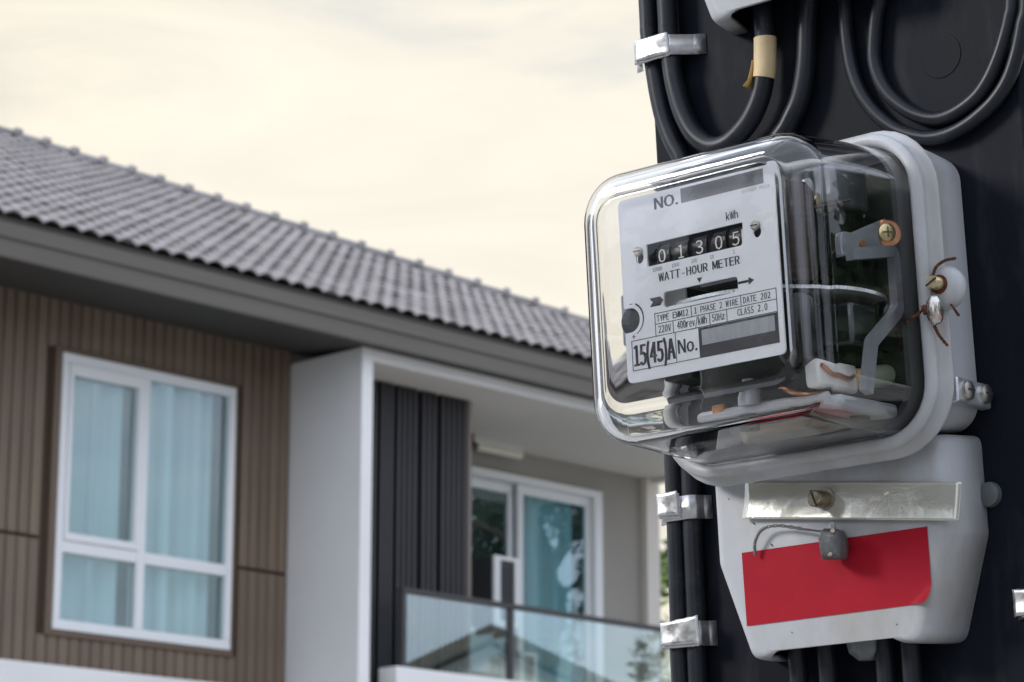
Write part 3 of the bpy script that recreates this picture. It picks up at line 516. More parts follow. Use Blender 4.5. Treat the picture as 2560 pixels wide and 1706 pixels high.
TW, TL = 0.2985, 0.345                             # a tile carries two rolls
SLOPE = Vector((0, math.cos(R(25.3)), math.sin(R(25.3)))); NRM = Vector((0, -math.sin(R(25.3)), math.cos(R(25.3))))
def tile_geo():
    vs, fs = [], []; n = 12
    for j, (dl, lift) in enumerate(((-0.01, 0.027), (TL + 0.03, 0.004))):
        for i in range(n + 1):
            x = TW*i/n; w = 0.5 - 0.5*math.cos(2*math.pi*x/(TW/2)); h = 0.033*(w**0.6)
            p = Vector((x, 0, 0)) + SLOPE*dl + NRM*(h + lift); vs.append(tuple(p))
    for i in range(n): fs.append((i, i+1, n+1+i+1, n+1+i))
    o = len(vs)
    for i in range(n + 1):
        p = Vector(vs[i]) - NRM*0.013; vs.append(tuple(p))
    for i in range(n): fs.append((i, o+i, o+i+1, i+1))
    return vs, fs
tv, tf = tile_geo()
tile_me = bpy.data.meshes.new("tile"); tile_me.from_pydata(tv, [], tf); tile_me.materials.append(M_tile)
for p in tile_me.polygons: p.use_smooth = True
tile_me.set_sharp_from_angle(angle=R(50))
hmat = Matrix.Translation(HO) @ Matrix.Rotation(R(90) - PHI, 4, 'Z')
def px_of(loc):
    p = hmat @ loc - Vector((0, 0, CAM_H)); d = p.y*math.cos(TILT) + p.z*math.sin(TILT)
    return 1280 + 6800*p.x/d, d
cands = []; rows = int(M_AP/math.cos(R(25.3))/TL)
for rI in range(rows + 1):
    d = rI*TL; m_in = d*math.cos(R(25.3))
    smax = min(6.5, SC - m_in) - 0.02
    k0 = int(math.floor((-7.6)/TW)); k = k0
    while True:
        s = k*TW + (0.0 if rI % 2 == 0 else 0.0)
        if s + TW*0.6 > smax: break
        loc = Vector((s, -EO, ZE + Z0)) + SLOPE*d - NRM*0.03
        x, dep = px_of(loc + Vector((TW/2, 0, 0)))
        cands.append((0 if -30 < x < 1500 else 1, dep, loc)); k += 1
cands.sort(key=lambda c: (c[0], c[1]))
rest = MB()
for i, (off, dep, loc) in enumerate(cands):
    loc = loc + NRM*random.uniform(-0.003, 0.003)
    if i < 300 and off == 0:
        o = bpy.data.objects.new("tile", tile_me); col.objects.link(o); o.parent = roof; o.location = loc
    else:
        rest.add([(p[0]+loc.x, p[1]+loc.y, p[2]+loc.z) for p in tv], tf)
tag(wm("tile_field", rest, M_tile, roof, smooth=True, angle=50, keepn=True), kind='stuff')
# hip caps
HD = Vector((-1, 1, TP)).normalized(); HS = Vector((1, 1, 0)).normalized(); HU = HD.cross(HS); HU = HU if HU.z > 0 else -HU
cap_len = 0.262*1.08
def cap_geo():
    vs, fs = [], []; n = 8; st = ((-0.02, 0.122, 0.022), (0.035, 0.122, 0.022), (0.037, 0.112, 0.0), (cap_len + 0.02, 0.108, -0.01))
    for t, r, l in st:
        for i in range(n + 1):
            a = math.pi*i/n
            vs.append(tuple(HD*t + HS*(r*math.cos(a)) + HU*(r*0.75*math.sin(a) + l - 0.02)))
    for j in range(len(st) - 1):
        for i in range(n): fs.append((j*(n+1)+i, j*(n+1)+i+1, (j+1)*(n+1)+i+1, (j+1)*(n+1)+i))
    fs.append(tuple(range(n + 1)))
    return vs, fs
cv, cf = cap_geo()
cap_me = bpy.data.meshes.new("hip_cap"); cap_me.from_pydata(cv, [], cf); fix_normals(cap_me); cap_me.materials.append(M_tile)
for p in cap_me.polygons: p.use_smooth = True
cap_me.set_sharp_from_angle(angle=R(45))
hp0 = Vector((6.5, -(EO-(SC-6.5)), rz(EO-(SC-6.5)) + Z0 + 0.0))
t = 0.0
while t < (Vector(((SC-M_AP), -(EO-M_AP), rz(EO-M_AP)+Z0)) - hp0).length:
    o = bpy.data.objects.new("hip_cap", cap_me); col.objects.link(o); o.parent = roof; o.location = hp0 + HD*t; t += cap_len
apx = Vector((SC-M_AP, -(EO-M_AP), rz(EO-M_AP)+Z0))
b = MB(); b.tube([apx + Vector((0.2, 0, 0.02)), apx + Vector((-9.5, 0, 0.02))], 0.13, 12)
wm("ridge_cap", b, M_tile, roof, smooth=True)

# small things on the balcony
M_ac = mat("ac_casing", (0.74, 0.74, 0.72), 0.45); M_acd = mat("ac_dark", (0.05, 0.05, 0.055), 0.5)
def ac_unit(name, s0, s1, o0, o1, z0, z1, label, dark):
    root = bpy.data.objects.new(name, None); col.objects.link(root)
    base = hmat @ Vector(((s0+s1)/2, -(o0+o1)/2, z0+Z0)); inv = Matrix.Translation(-Vector(((s0+s1)/2, -(o0+o1)/2, z0+Z0)))
    root.matrix_world = hmat @ inv.inverted(); tag(root, label, "air conditioner", "outdoor units on the balcony")
    def p(nm, b, mt, **k):
        return finish(nm, [tuple(inv @ Vector(v)) for v in b.v], b.f, mt, root, **k)
    b = HB(); b.hb(s0, s1, o0, o1-0.03, z0+0.06, z1); p("casing", b, M_acd if dark else M_ac, bevel=0.008)
    b = HB(); w = (s1-s0)*0.24
    b.hb(s0-0.004, s0+w, o1-0.028, o1, z0+0.05, z1+0.004); b.hb(s1-w*0.8, s1+0.004, o1-0.028, o1, z0+0.05, z1+0.004)
    b.hb(s0+w, s1-w*0.8, o1-0.028, o1, z1-0.03, z1+0.004); b.hb(s0+w, s1-w*0.8, o1-0.028, o1, z0+0.05, z0+0.1)
    p("front_frame", b, M_ac, bevel=0.005)
    nsl = 12
    for i in range(nsl):
        z = z0 + 0.11 + (z1 - z0 - 0.16)*i/nsl
        b = HB(); b.hb(s0+w+0.002, s1-w*0.8-0.002, o1-0.026, o1-0.010, z, z+0.016); p("grille_bar", b, M_acd if dark else M_mgrey)
    for q in (s0+0.02, s1-0.06):
        b = HB(); b.hb(q, q+0.04, o0+0.02, o1-0.04, z0, z0+0.058); p("foot", b, M_acd)
ac_unit("air_conditioner", 3.447, 3.729, -0.25, 0.0, 2.90, 3.50, "dark sided outdoor air conditioner with white front frame, standing higher behind the railing", True)
ac_unit("air_conditioner", 3.735, 3.925, -0.22, 0.0, 2.203, 2.775, "pale slim outdoor air conditioner low behind the balcony glass", False)
def htop(name, b, mt, origin, label, cat, **k):
    org = Vector((origin[0], -origin[1], origin[2]+Z0))
    o = finish(name, [tuple(Vector(v)-org) for v in b.v], b.f, mt, None, **k)
    o.matrix_world = hmat @ Matrix.Translation(org); return tag(o, label, cat)
lampr = bpy.data.objects.new("ceiling_lamp", None); col.objects.link(lampr)
lo = Vector((4.05, 0.62, 4.57+Z0)); lampr.matrix_world = hmat @ Matrix.Translation(lo)
tag(lampr, "cream tube lamp fixed under the balcony ceiling", "lamp")
b = HB(); b.hb(3.72, 4.36, -0.66, -0.58, 4.545, 4.569)
finish("mount", [tuple(Vector(v)-lo) for v in b.v], b.f, M_ac, lampr, bevel=0.004)
b = HB(); b.tube([(3.70, 0.62, 4.515+Z0), (4.38, 0.62, 4.515+Z0)], 0.034, 14)
finish("tube_cover", [tuple(Vector(v)-lo) for v in b.v], b.f, mat("cream_diffuser", (0.78, 0.73, 0.60), 0.4), lampr, smooth=True)
b = HB(); b.hb(3.62, 3.68, -0.52, -0.46, 4.50, 4.568); b.tube([(3.65, 0.49, 4.50+Z0), (3.66, 0.43, 4.44+Z0)], [0.035, 0.04], 12)
htop("ceiling_camera", b, mat("dark_red_plastic", (0.07, 0.03, 0.03), 0.4), (3.65, -0.49, 4.56), "small dark camera under the balcony ceiling beside the slat screen", "camera", smooth=True, angle=30)

# ------------------------------------------------------------------ trees
M_bark = mat("bark", (0.12, 0.09, 0.065), 0.9, noise=0.3, nscale=6)
def leaf_mat(name, c):
    m = mat(name, c, 0.6, noise=0.45, nscale=1.3)
    return m
M_leaf1 = leaf_mat("leaf_bright", (0.105, 0.16, 0.035)); M_leaf2 = leaf_mat("leaf_dark", (0.045, 0.075, 0.028))
def tree(name, loc, height, rad, seed, material, label, group=None, leaves=5200, ls=0.16, trunk_h=0.42):
    rnd = random.Random(seed)
    root = bpy.data.objects.new(name, None); col.objects.link(root); root.location = loc; tag(root, label, "tree", group)
    t = MB(); th = height*trunk_h
    base = [Vector((0.05*math.sin(k), 0.05*math.cos(k*1.3), th*k/5)) for k in range(6)]
    t.tube(base, [0.16*height/7*(1 - 0.09*k) for k in range(6)], 8)
    tips = []
    for k in range(9):
        a = rnd.uniform(0, 6.28); el = rnd.uniform(0.35, 1.2); L = height*(1-trunk_h)*rnd.uniform(0.45, 0.85)
        p0 = base[rnd.choice((3, 4, 5))]; d = Vector((math.cos(a)*math.cos(el)*rad/(height*0.3), math.sin(a)*math.cos(el)*rad/(height*0.3), math.sin(el)))
        pts = [p0 + d*L*q/4 + Vector((rnd.uniform(-.1,.1), rnd.uniform(-.1,.1), 0))*q for q in range(5)]
        t.tube(pts, [0.07*height/7*(1-q*0.2) + 0.01 for q in range(5)], 6); tips += pts[2:]
    finish("trunk", t.v, t.f, M_bark, root, smooth=True)
    c = MB(); clumps = []
    for k in range(46):
        tp = rnd.choice(tips) if rnd.random() < .55 else Vector((0, 0, th + (height-th)*rnd.uniform(0.1, 0.9)))
        a = rnd.uniform(0, 6.28); rr = rad*math.sqrt(rnd.random())*0.9; z = tp.z + rnd.uniform(-.1, .12)*height
        f = max(0.25, 1 - abs((z - th - (height-th)*0.4)/((height-th)*0.75))**2)
        clumps.append((Vector((tp.x*.4 + rr*f*math.cos(a), tp.y*.4 + rr*f*math.sin(a), min(z, height))), rad*rnd.uniform(0.14, 0.34)))
    for i in range(leaves):
        cc, cr_ = rnd.choice(clumps)
        v = Vector((rnd.gauss(0, 1), rnd.gauss(0, 1), rnd.gauss(0, .75))); v = v.normalized()*cr_*(rnd.random()**0.45)
        p = cc + v; e1 = Vector((rnd.gauss(0, 1), rnd.gauss(0, 1), rnd.gauss(0, .6))).normalized(); e2 = e1.cross(Vector((rnd.gauss(0,1), rnd.gauss(0,1), rnd.gauss(0,1)))).normalized()
        q = ls*rnd.uniform(.6, 1.3)
        c.add([p - e1*q, p + e2*q*.45, p + e1*q, p - e2*q*.45], [(0, 1, 2, 3)])
    finish("crown", c.v, c.f, material, root, keepn=True)
    return root
tree("leafy_tree", (2.35, 36.5, 0), 8.0, 1.9, 3, M_leaf1, "bright green leafy tree behind the far end of the balcony")
for x, y, h, r_, lab in ((20.0, 23.3, 12.2, 2.5, "tall dark tree mirrored in the balcony door glass"), (13.5, 4.8, 9.5, 3.4, "broad dark tree mirrored in the middle of the clear meter side"),
                         (12.0, -1.3, 9.0, 2.5, "dark tree mirrored in the front corner of the clear cover"), (15.0, 10.0, 9.5, 3.4, "dark tree mirrored at the rear of the clear meter side"),
                         (-13.0, -3.2, 5.8, 3.0, "low dark tree mirrored in the middle of the clear front"), (-12.5, 2.0, 5.6, 2.8, "low dark tree mirrored at the far side of the clear front"),
                         (-11.5, -8.5, 6.2, 3.2, "low dark tree mirrored by the front corner of the clear cover"), (1.5, -11.5, 6.5, 3.4, "dark tree across the road mirrored in the rounded cover edge"), (7.5, -7.5, 7.5, 3.2, "dark roadside tree mirrored in the rounded cover corner")):
    tree("garden_tree", (x, y, 0), h, r_, int(x*7 + y*3), M_leaf2, lab, "trees mirrored in glass", leaves=15000 if y > 20 else 13000, ls=0.08 if y > 20 else 0.27, trunk_h=0.68 if y > 20 else 0.3 if h > 7 else 0.16)
# neighbouring house, mirrored in the railing glass
nb = bpy.data.objects.new("neighbour_house", None); col.objects.link(nb); nb.location = (24, 20.5, -0.95)
tag(nb, "pale house with a dark gable roof mirrored in the railing glass", "house")
b = MB(); b.prism([(-4, 0.9), (4, 0.9), (4, 6.5), (0, 8.35), (-4, 6.5)], 'x', 0, 8); finish("wall", b.v, b.f, M_white, nb)
b = MB(); b.prism([(-4.7, 6.2), (0, 8.4), (4.7, 6.2), (4.7, 6.4), (0, 8.62), (-4.7, 6.4)], 'x', -0.6, 8.6); finish("roof", b.v, b.f, M_fascia, nb)
b = MB(); b.box(-0.02, -0.005, -2.9, -1.2, 4.2, 5.7); finish("window", b.v, b.f, M_acd, nb)

# ================================================================== METER BOARD AND WHAT HANGS ON IT
BY = 100.0
M_board = mat("black_board", (0.0075, 0.0095, 0.0145), 0.5, spec=0.10, noise=0.25, nscale=14, bump=0.25, bscale=900, bdist=0.0002, rvar=0.08, stretch=(1, 1, 0.25), dirt=(0.030, 0.032, 0.036), dscale=60, dlo=0.52, dhi=0.85)
M_post = mat("concrete_post", (0.36, 0.35, 0.33), 0.9, noise=0.15, nscale=8, bump=0.5, bscale=80, bdist=0.002)
board = mthing("meter_board", (0, BY, -360), "tall black plastic mounting board carrying both meters and all cables", "board")
b = MB(); b.box(-93.3, 93.3, BY, BY+14, -360, 520); mm("panel", b, M_board, board, bevel=2.5, seg=3)
for cx, cz in ((56.5, 97.4), (-43, 100.5), (56.5, -235), (-43, -235)):
    b = MB(); b.cyl((cx, BY - 0.01, cz), (0, -1, 0), 9.6, 0.28, 40); mm("knockout", b, M_board, board, bevel=0.12, seg=1)
b = MB()
pb = mpos((0, BY + 85, -300)); ptop = mpos((0, BY + 85, 620)); ax = (ptop - pb).normalized(); foot = pb - ax*(pb.z/ax.z)
xd = MR @ Vector((1, 0, 0)); yd = MR @ Vector((0, 1, 0)); r0 = []
for P_, hw in ((foot - ax*0.3, 0.085), (ptop, 0.075)):
    r0.append([tuple(P_ - foot + xd*sx*hw + yd*sy*hw*0.78) for sx, sy in ((-1,-1),(1,-1),(1,1),(-1,1))])
b.loft(r0, True, True)
post = finish("concrete_post", b.v, b.f, M_post, None, bevel=0.008); post.location = foot
tag(post, "grey concrete post standing behind the black meter board", "post")

# ------------------------------------------------------------------ the meter
M_plast = mat("grey_plastic", (0.455, 0.47, 0.49), 0.42, noise=0.06, nscale=40, bump=0.15, bscale=600, bdist=0.0002, stretch=(1, 1, 0.4), dirt=(0.30, 0.275, 0.23), dscale=26, dlo=0.46, dhi=0.82)
M_glass = mat("clear_cover", (1.0, 1.0, 1.0), 0.008, trans=1.0, ior=1.46)
M_plate = mat("white_face_plate", (0.79, 0.80, 0.825), 0.35, noise=0.03, nscale=60)
M_ink = mat("black_ink", (0.035, 0.035, 0.045), 0.5)
M_ink2 = mat("faded_grey_ink", (0.15, 0.145, 0.16), 0.5, noise=0.25, nscale=60)
M_inkg = mat("light_grey_ink", (0.34, 0.35, 0.37), 0.5, noise=0.12, nscale=120, stretch=(3, 1, 0.5))
M_drum = mat("black_drum", (0.02, 0.022, 0.028), 0.4)
M_ivory = mat("ivory_ink", (0.78, 0.76, 0.70), 0.45)
M_screw = mat("dull_screw", (0.42, 0.40, 0.36), 0.38, metal=1.0, noise=0.2, nscale=300)
M_alu = mat("aluminium", (0.80, 0.81, 0.83), 0.22, metal=1.0)
M_alub = mat("bright_rim", (0.86, 0.87, 0.88), 0.35, metal=0.6)
M_dark = mat("dark_internals", (0.016, 0.019, 0.019), 0.5, noise=0.3, nscale=60)
M_black = mat("black_bakelite", (0.010, 0.009, 0.009), 0.25)
M_coil = mat("brown_coil", (0.035, 0.022, 0.016), 0.45, noise=0.4, nscale=400, stretch=(0.1, 0.1, 3))
M_frame = mat("cast_frame", (0.27, 0.285, 0.31), 0.42, metal=0.2, noise=0.08, nscale=80)
M_copper = mat("copper", (0.80, 0.36, 0.20), 0.28, metal=1.0)
M_brass = mat("brass", (0.62, 0.52, 0.30), 0.32, metal=1.0, noise=0.2, nscale=300)
M_rust = mat("rusty_wire", (0.11, 0.034, 0.014), 0.9, noise=0.6, nscale=500)
M_lead = mat("lead_seal", (0.115, 0.115, 0.12), 0.5, metal=0.15, noise=0.3, nscale=250, bump=0.6, bscale=350, bdist=0.0006)
M_leadb = mat("shiny_seal", (0.62, 0.63, 0.60), 0.22, metal=0.9, noise=0.25, nscale=250, bump=0.5, bscale=250, bdist=0.0005, dirt=(0.40, 0.14, 0.03), dscale=120, dlo=0.52, dhi=0.66)
M_nylon = mat("white_nylon", (0.70, 0.70, 0.66), 0.4)
M_yel = mat("yellow_sleeve", (0.68, 0.48, 0.20), 0.6)
M_red = mat("red_sticker", (0.35, 0.005, 0.018), 0.6, spec=0.2, noise=0.05, nscale=90, bump=0.05, bscale=500)
M_tag = mat("pearly_strip", (0.60, 0.585, 0.51), 0.14, metal=0.28, noise=0.10, nscale=45, bump=0.5, bscale=30, bdist=0.0020, coat=0.8)

CZ = -5.5
def meter_shell(root, dz, seal_ear=True):
    """base, flange, clear cover, terminal cover and lugs"""
    def rg(Y, hw, zt, zb, r): return [(x, y, z + dz) for x, y, z in ring(Y, hw, zt, zb, r)]
    # base tub
    b = MB(); b.loft([rg(99.5, 61.2, 54.6, -60.0, 12), rg(86, 62.2, 55.2, -60.6, 12), rg(68.0, 63.5, 56, -61.5, 13)], True, True)
    mm("base", b, M_plast, root, smooth=True)
    # flange: narrow front lip, shallow groove, sharp rear edge
    prof = [(60.4, 61.2, 0), (58.6, 61.8, 0), (57.7, 63.0, 0), (57.6, 64.6, 0), (58.2, 66.2, 0), (59.4, 67.1, 0), (60.6, 66.9, 0), (61.8, 66.3, 0), (63.4, 66.1, 0), (64.8, 66.8, 0), (65.7, 68.4, 0), (66.3, 69.4, 0), (67.2, 69.8, 0), (68.0, 69.6, 0), (68.6, 68.8, 0), (68.8, 62.8, 0)]
    rings = []
    for Y, hw, _ in prof:
        e = hw - 61.6; rings.append(rg(Y, hw, 54.0 + e*0.95, -64.6 - e*0.95, 20.5 + e))
    b = MB(); b.loft(rings); mm("flange", b, M_plast, root, smooth=True, angle=60)
    if seal_ear:
        b = MB(); rr = []
        for Y, r_ in ((69.4, 7.6), (68.6, 8.5), (66.5, 8.9), (63.6, 8.6), (61.8, 7.4), (61.0, 5.4)):
            rr.append([(69.6 + r_*math.cos(2*math.pi*k/32), Y, -8.2 + dz + r_*1.02*math.sin(2*math.pi*k/32)) for k in range(32)])
        b.loft(rr, True, True); mm("seal_lug", b, M_plast, root, smooth=True, angle=60)
    # clear cover: closed shell
    outer, inner = [], []; t = 2.6
    outer.append(rg(62.0, 61.0, 53.5, -64.3, 20)); outer.append(rg(36, 59.6, 52.1, -62.9, 19.5)); outer.append(rg(5.0, 57.9, 50.3, -61.2, 19))
    rb = 11.0
    for k in range(1, 10):
        a = R(90*k/9); ins = rb*(1 - math.cos(a)); Y = 5.0 - rb*math.sin(a)
        outer.append(rg(Y, 57.8 - ins, 50.2 - ins, -61.1 + ins, 19 - ins*0.75))
    # shallow step to a raised flat front
    outer.append(rg(-6.3, 45.6, 38.9, -49.6, 10.5)); outer.append(rg(-7.3, 44.6, 37.9, -47.2, 10))
    outer.append(rg(-7.4, 43.6, 36.9, -46.2, 9.5))
    inner.append(rg(-4.4, 43.6, 36.9, -46.2, 9.5)); inner.append(rg(-4.2, 45.0, 38.3, -48.6, 10))
    ri = 9.5
    for k in range(8, -1, -1):
        a = R(90*k/9); ins = ri*(1 - math.cos(a)); Y = 5.4 - ri*math.sin(a)
        inner.append(rg(Y, 55.2 - ins, 47.6 - ins, -58.5 + ins, 16.5 - ins*0.6))
    inner.append(rg(36, 57.0, 49.5, -60.3, 17)); inner.append(rg(62.0, 58.4, 50.9, -61.7, 17.5))
    b = MB(); n = len(outer[0])
    b.loft(outer + inner)
    nr = len(outer)
    b.f.append(tuple((nr-1)*n + j for j in range(n))); b.f.append(tuple(reversed([nr*n + j for j in range(n)])))
    tot = len(outer) + len(inner)
    # drop the loft strip that joins the two flat front faces, close the rim at the back
    b.f = [f for f in b.f if not (len(f) == 4 and min(f) >= (nr-1)*n and max(f) < (nr+1)*n)]
    for j in range(n):
        k = (j+1) % n; b.f.append(((tot-1)*n + j, (tot-1)*n + k, k, j))
    mm("clear_cover", b, M_glass, root, smooth=True, angle=75)
    # terminal cover: hollow, open below
    def tpoly(Y, hw, hwb, zt, zk, zb, r1, rb_):
        p = round_poly([(-hwb + 9, zb), (-hwb, zb), (-hw, zk), (-hw, zt), (hw, zt), (hw, zk), (hwb, zb), (hwb - 9, zb)], [0, 6, 10, r1, r1, 10, 6, 0], 5, closed=False)
        return [(x, Y, z + dz) for x, z in p]
    rings = [tpoly(99.5, 61.0, 47.0, -62, -102.5, -144, 5, 0), tpoly(84, 57.5, 43.5, -62.4, -102.7, -144, 6, 0), tpoly(79.5, 56.0, 42.0, -63, -102.8, -143.9, 6, 0),
             tpoly(77.4, 54.9, 40.8, -64, -102.9, -143.6, 6, 0), tpoly(76.2, 52.8, 38.8, -66, -102.9, -142.6, 6, 0), tpoly(75.8, 50.5, 36.6, -68, -102.6, -141.4, 6, 0)]
    b = MB(); b.loft(rings, closed=False); n = len(rings[0]); b.f.append(tuple((len(rings)-1)*n + j for j in range(n)))
    return mm("terminal_cover", b, M_plast, root, smooth=True, angle=50, solid=2.0)

meter = mthing("electricity_meter", (0, 99, -144), "grey watt-hour meter under a clear plastic cover reading 01305", "electricity meter", "meters on the black board")
tcover = meter_shell(meter, 0.0)
# face plate with openings
def plate_geo(outline, holes, Y0, Y1):
    cu = bpy.data.curves.new("p", 'CURVE'); cu.dimensions = '2D'; cu.fill_mode = 'BOTH'; cu.extrude = (Y1-Y0)/2
    for pts in [outline] + holes:
        sp_ = cu.splines.new('POLY'); sp_.points.add(len(pts)-1); sp_.use_cyclic_u = True
        for q, p in zip(sp_.points, pts): q.co = (p[0], p[1], 0, 1)
    o = bpy.data.objects.new("p", cu); col.objects.link(o); dg = bpy.context.evaluated_depsgraph_get()
    me = bpy.data.meshes.new_from_object(o.evaluated_get(dg))
    m = MB(); yc = (Y0+Y1)/2
    m.add([(p.co.x, yc - p.co.z, p.co.y) for p in me.vertices], [tuple(p.vertices) for p in me.polygons])
    bpy.data.objects.remove(o); bpy.data.curves.remove(cu); bpy.data.meshes.remove(me); return m
def arc(cx, cz, r, a0, a1, n=14): return [(cx + r*math.cos(R(a0+(a1-a0)*k/n)), cz + r*math.sin(R(a0+(a1-a0)*k/n))) for k in range(n+1)]
outl = round_poly([(38, 37.4), (-38, 37.4), (-38, -6.8)], [1.5, 2.5, 0], 4, closed=False)[:-1]
outl = [(38, 37.4), ] + arc(-35.5, 34.9, 2.5, 90, 180, 5) + [(-38, -7.0), (-35.5, -7.0)] + arc(-35.3, -12.0, 5.0, 90, -90, 14) + [(-38, -17.0)] + arc(-35.5, -34.9, 2.5, 180, 270, 5) + arc(36, -35.4, 2, 270, 360, 4)
reg = [(-25, 17.1), (22, 17.1), (22, 9.4), (20.6, 8.0), (-25, 8.0)]
slot = round_poly([(-18, -3.6), (18, -3.6), (18, -9.8), (-18, -9.8)], 1.6, 4)
kh = [[(x + 1.9*math.cos(2*math.pi*k/16), z + 2.3*math.sin(2*math.pi*k/16)) for k in range(16)] for x, z in ((-28.6, 12.3), (28.6, 12.0))]
face = mm("face_plate", plate_geo(outl, [reg, slot] + kh, 0.0, 0.8), M_plate, meter)
YI = -0.12
L_ = lambda s, x0, x1, z0, z1, w=0.13, m=M_ink, Y=YI, mono=True: lettering(s, x0, x1, z0, z1, Y, m, meter, face, w, mono=mono)
L_("NO.", -19.6, -8.1, 30.4, 35.0, 0.5, M_ink, mono=False)
b = MB(); b.prism([(-6.5, 36.3), (33.2, 36.3), (33.2, 30.4), (-6.5, 30.4)], 'y', -0.10, -0.02); mm("printed_bar", b, M_ink2, meter, face)
L_("WEATHER PROOF", 22.6, 36.2, 28.2, 29.5, 0.0, M_inkg)
L_("kWh", 14.4, 20.5, 19.1, 22.2, 0.12)
for s, xc in (("10000", -20.1), ("1000", -11.1), ("100", -2.0), ("10", 6.7), ("1", 17.2)):
    w_ = 0.95*len(s); L_(s, xc - w_/2, xc + w_/2, 5.35, 6.95, 0.0, M_ink)
L_("WATT-HOUR", -19.8, 4.6, 0.9, 4.3, 0.28)
L_("METER", 6.6, 19.9, 0.9, 4.3, 0.28)
def flat(name, polys, m=M_ink, Y=YI):
    b_ = MB()
    for p in polys: b_.prism(p, 'y', Y, Y + 0.1)
    return mm(name, b_, m, meter, face)
flat("pointer_mark", [[(-1.2, -1.0), (1.2, -1.0), (0, -3.0)]])
flat("arrow", [[(18.2, -6.0), (23.2, -6.0), (23.2, -5.0), (25.8, -6.5), (23.2, -8.0), (23.2, -7.0), (18.2, -7.0)]])
flat("arrow_tail", [[(-24.9, -5.0), (-19.6, -5.0), (-18.1, -6.6), (-19.6, -8.5), (-24.9, -8.5), (-23.3, -6.7)]])
def line(x0, z0, x1, z1, w=0.28):
    if abs(x1-x0) > abs(z1-z0): return [(x0, z0-w/2), (x1, z1-w/2), (x1, z1+w/2), (x0, z0+w/2)]
    return [(x0-w/2, z0), (x0+w/2, z0), (x1+w/2, z1), (x1-w/2, z1)]
flat("table_rules", [line(-22.9, -11.5, 35.6, -11.5), line(-22.9, -15.8, 35.6, -15.8), line(-35.1, -20.6, 35.6, -20.6), line(-35.1, -32.6, 35.6, -32.6),
     line(-22.8, -11.6, -22.8, -20.5), line(-4.9, -11.6, -4.9, -15.7), line(18.9, -11.6, 18.9, -15.7), line(-14.1, -15.9, -14.1, -20.5), line(3.7, -15.9, 3.7, -20.5), line(11.9, -15.9, 11.9, -20.5),
     line(-35.0, -20.7, -35.0, -32.5), line(-13.4, -20.7, -13.4, -32.5), line(35.5, -11.6, 35.5, -32.5)])
L_("TYPE EMM12", -22.0, -6.2, -14.9, -12.4); L_("1 PHASE 2 WIRE", -3.6, 17.8, -14.9, -12.4); L_("DATE 202", 19.9, 33.0, -14.9, -12.4)
L_("220V", -21.5, -15.1, -19.6, -16.7); L_("400rev/kWh", -12.2, 2.4, -19.6, -16.5); L_("50Hz", 4.7, 11.0, -19.5, -16.6); L_("CLASS 2.0", 16.8, 31.2, -19.3, -16.6)
L_("15(45)A", -34.0, -14.0, -31.0, -22.6, 0.8, mono=False); L_("No.", -12.3, -3.1, -29.4, -23.9, 0.35, mono=False)
flat("number_box", [[(-2.1, -20.9), (35.3, -20.9), (35.3, -32.5), (-2.1, -32.5)]], M_ink, -0.10)
flat("number_field", [[(-0.5, -21.9), (34.0, -21.9), (34.0, -27.9), (-0.5, -27.9)]], M_inkg, -0.24)
b = MB()
for k in range(12):
    a0, a1 = R(-62 + 124*k/12), R(-62 + 124*(k+1)/12); w0 = 0.25 + 0.5*(k/12); w1 = 0.25 + 0.5*((k+1)/12)
    b.prism([(-35.3 + 6.6*math.cos(a0), -12 + 6.6*math.sin(a0)), (-35.3 + (6.6+w0)*math.cos(a0), -12 + (6.6+w0)*math.sin(a0)), (-35.3 + (6.6+w1)*math.cos(a1), -12 + (6.6+w1)*math.sin(a1)), (-35.3 + 6.6*math.cos(a1), -12 + 6.6*math.sin(a1))], 'y', YI, YI+0.1)
mm("adjuster_arc", b, M_ink, meter, face)
flat("plus_minus", [line(-34.6, -18.9, -33.0, -18.9, 0.3), line(-33.8, -19.7, -33.8, -18.1, 0.3), line(-35.0, -5.6, -33.5, -5.6, 0.3)])
# register drums
drum = mm("register_housing", MB().box(-33.0, 24.5, 4.6, 16, 6.6, 18.4), M_drum, meter)
for s, xc in (("0", -19.7), ("1", -10.3), ("3", -1.2), ("0", 8.2), ("5", 16.4)):
    b = MB(); b.cyl((xc - 3.2, 10.0, 12.2), (1, 0, 0), 6.9, 6.4, 40); d_ = mm("number_drum", b, M_drum, meter, smooth=True, angle=40)
    v, f = glyph(s)
    ax0, ax1 = min(p[0] for p in v), max(p[0] for p in v); az0, az1 = min(p[1] for p in v), max(p[1] for p in v)
    bw = 3.6 if s != "1" else 2.6; bb_ = MB(); pts = []
    for p in v:
        zz = 9.3 + (p[1]-az0)/(az1-az0)*5.5; xx = xc - bw/2 + (p[0]-ax0)/(ax1-ax0)*bw
        pts.append((xx, 2.95, zz))
    bb_.add(pts, f); mm("digit", bb_, M_ivory, meter, d_)
b = MB()
for k in range(6): b.box(20.1, 21.4, 2.9, 3.0, 9.0 + k*1.1, 9.55 + k*1.1)
b.box(19.3, 20.1, 2.9, 3.0, 8.9, 15.2); mm("scale_marks", b, M_ivory, meter, drum)
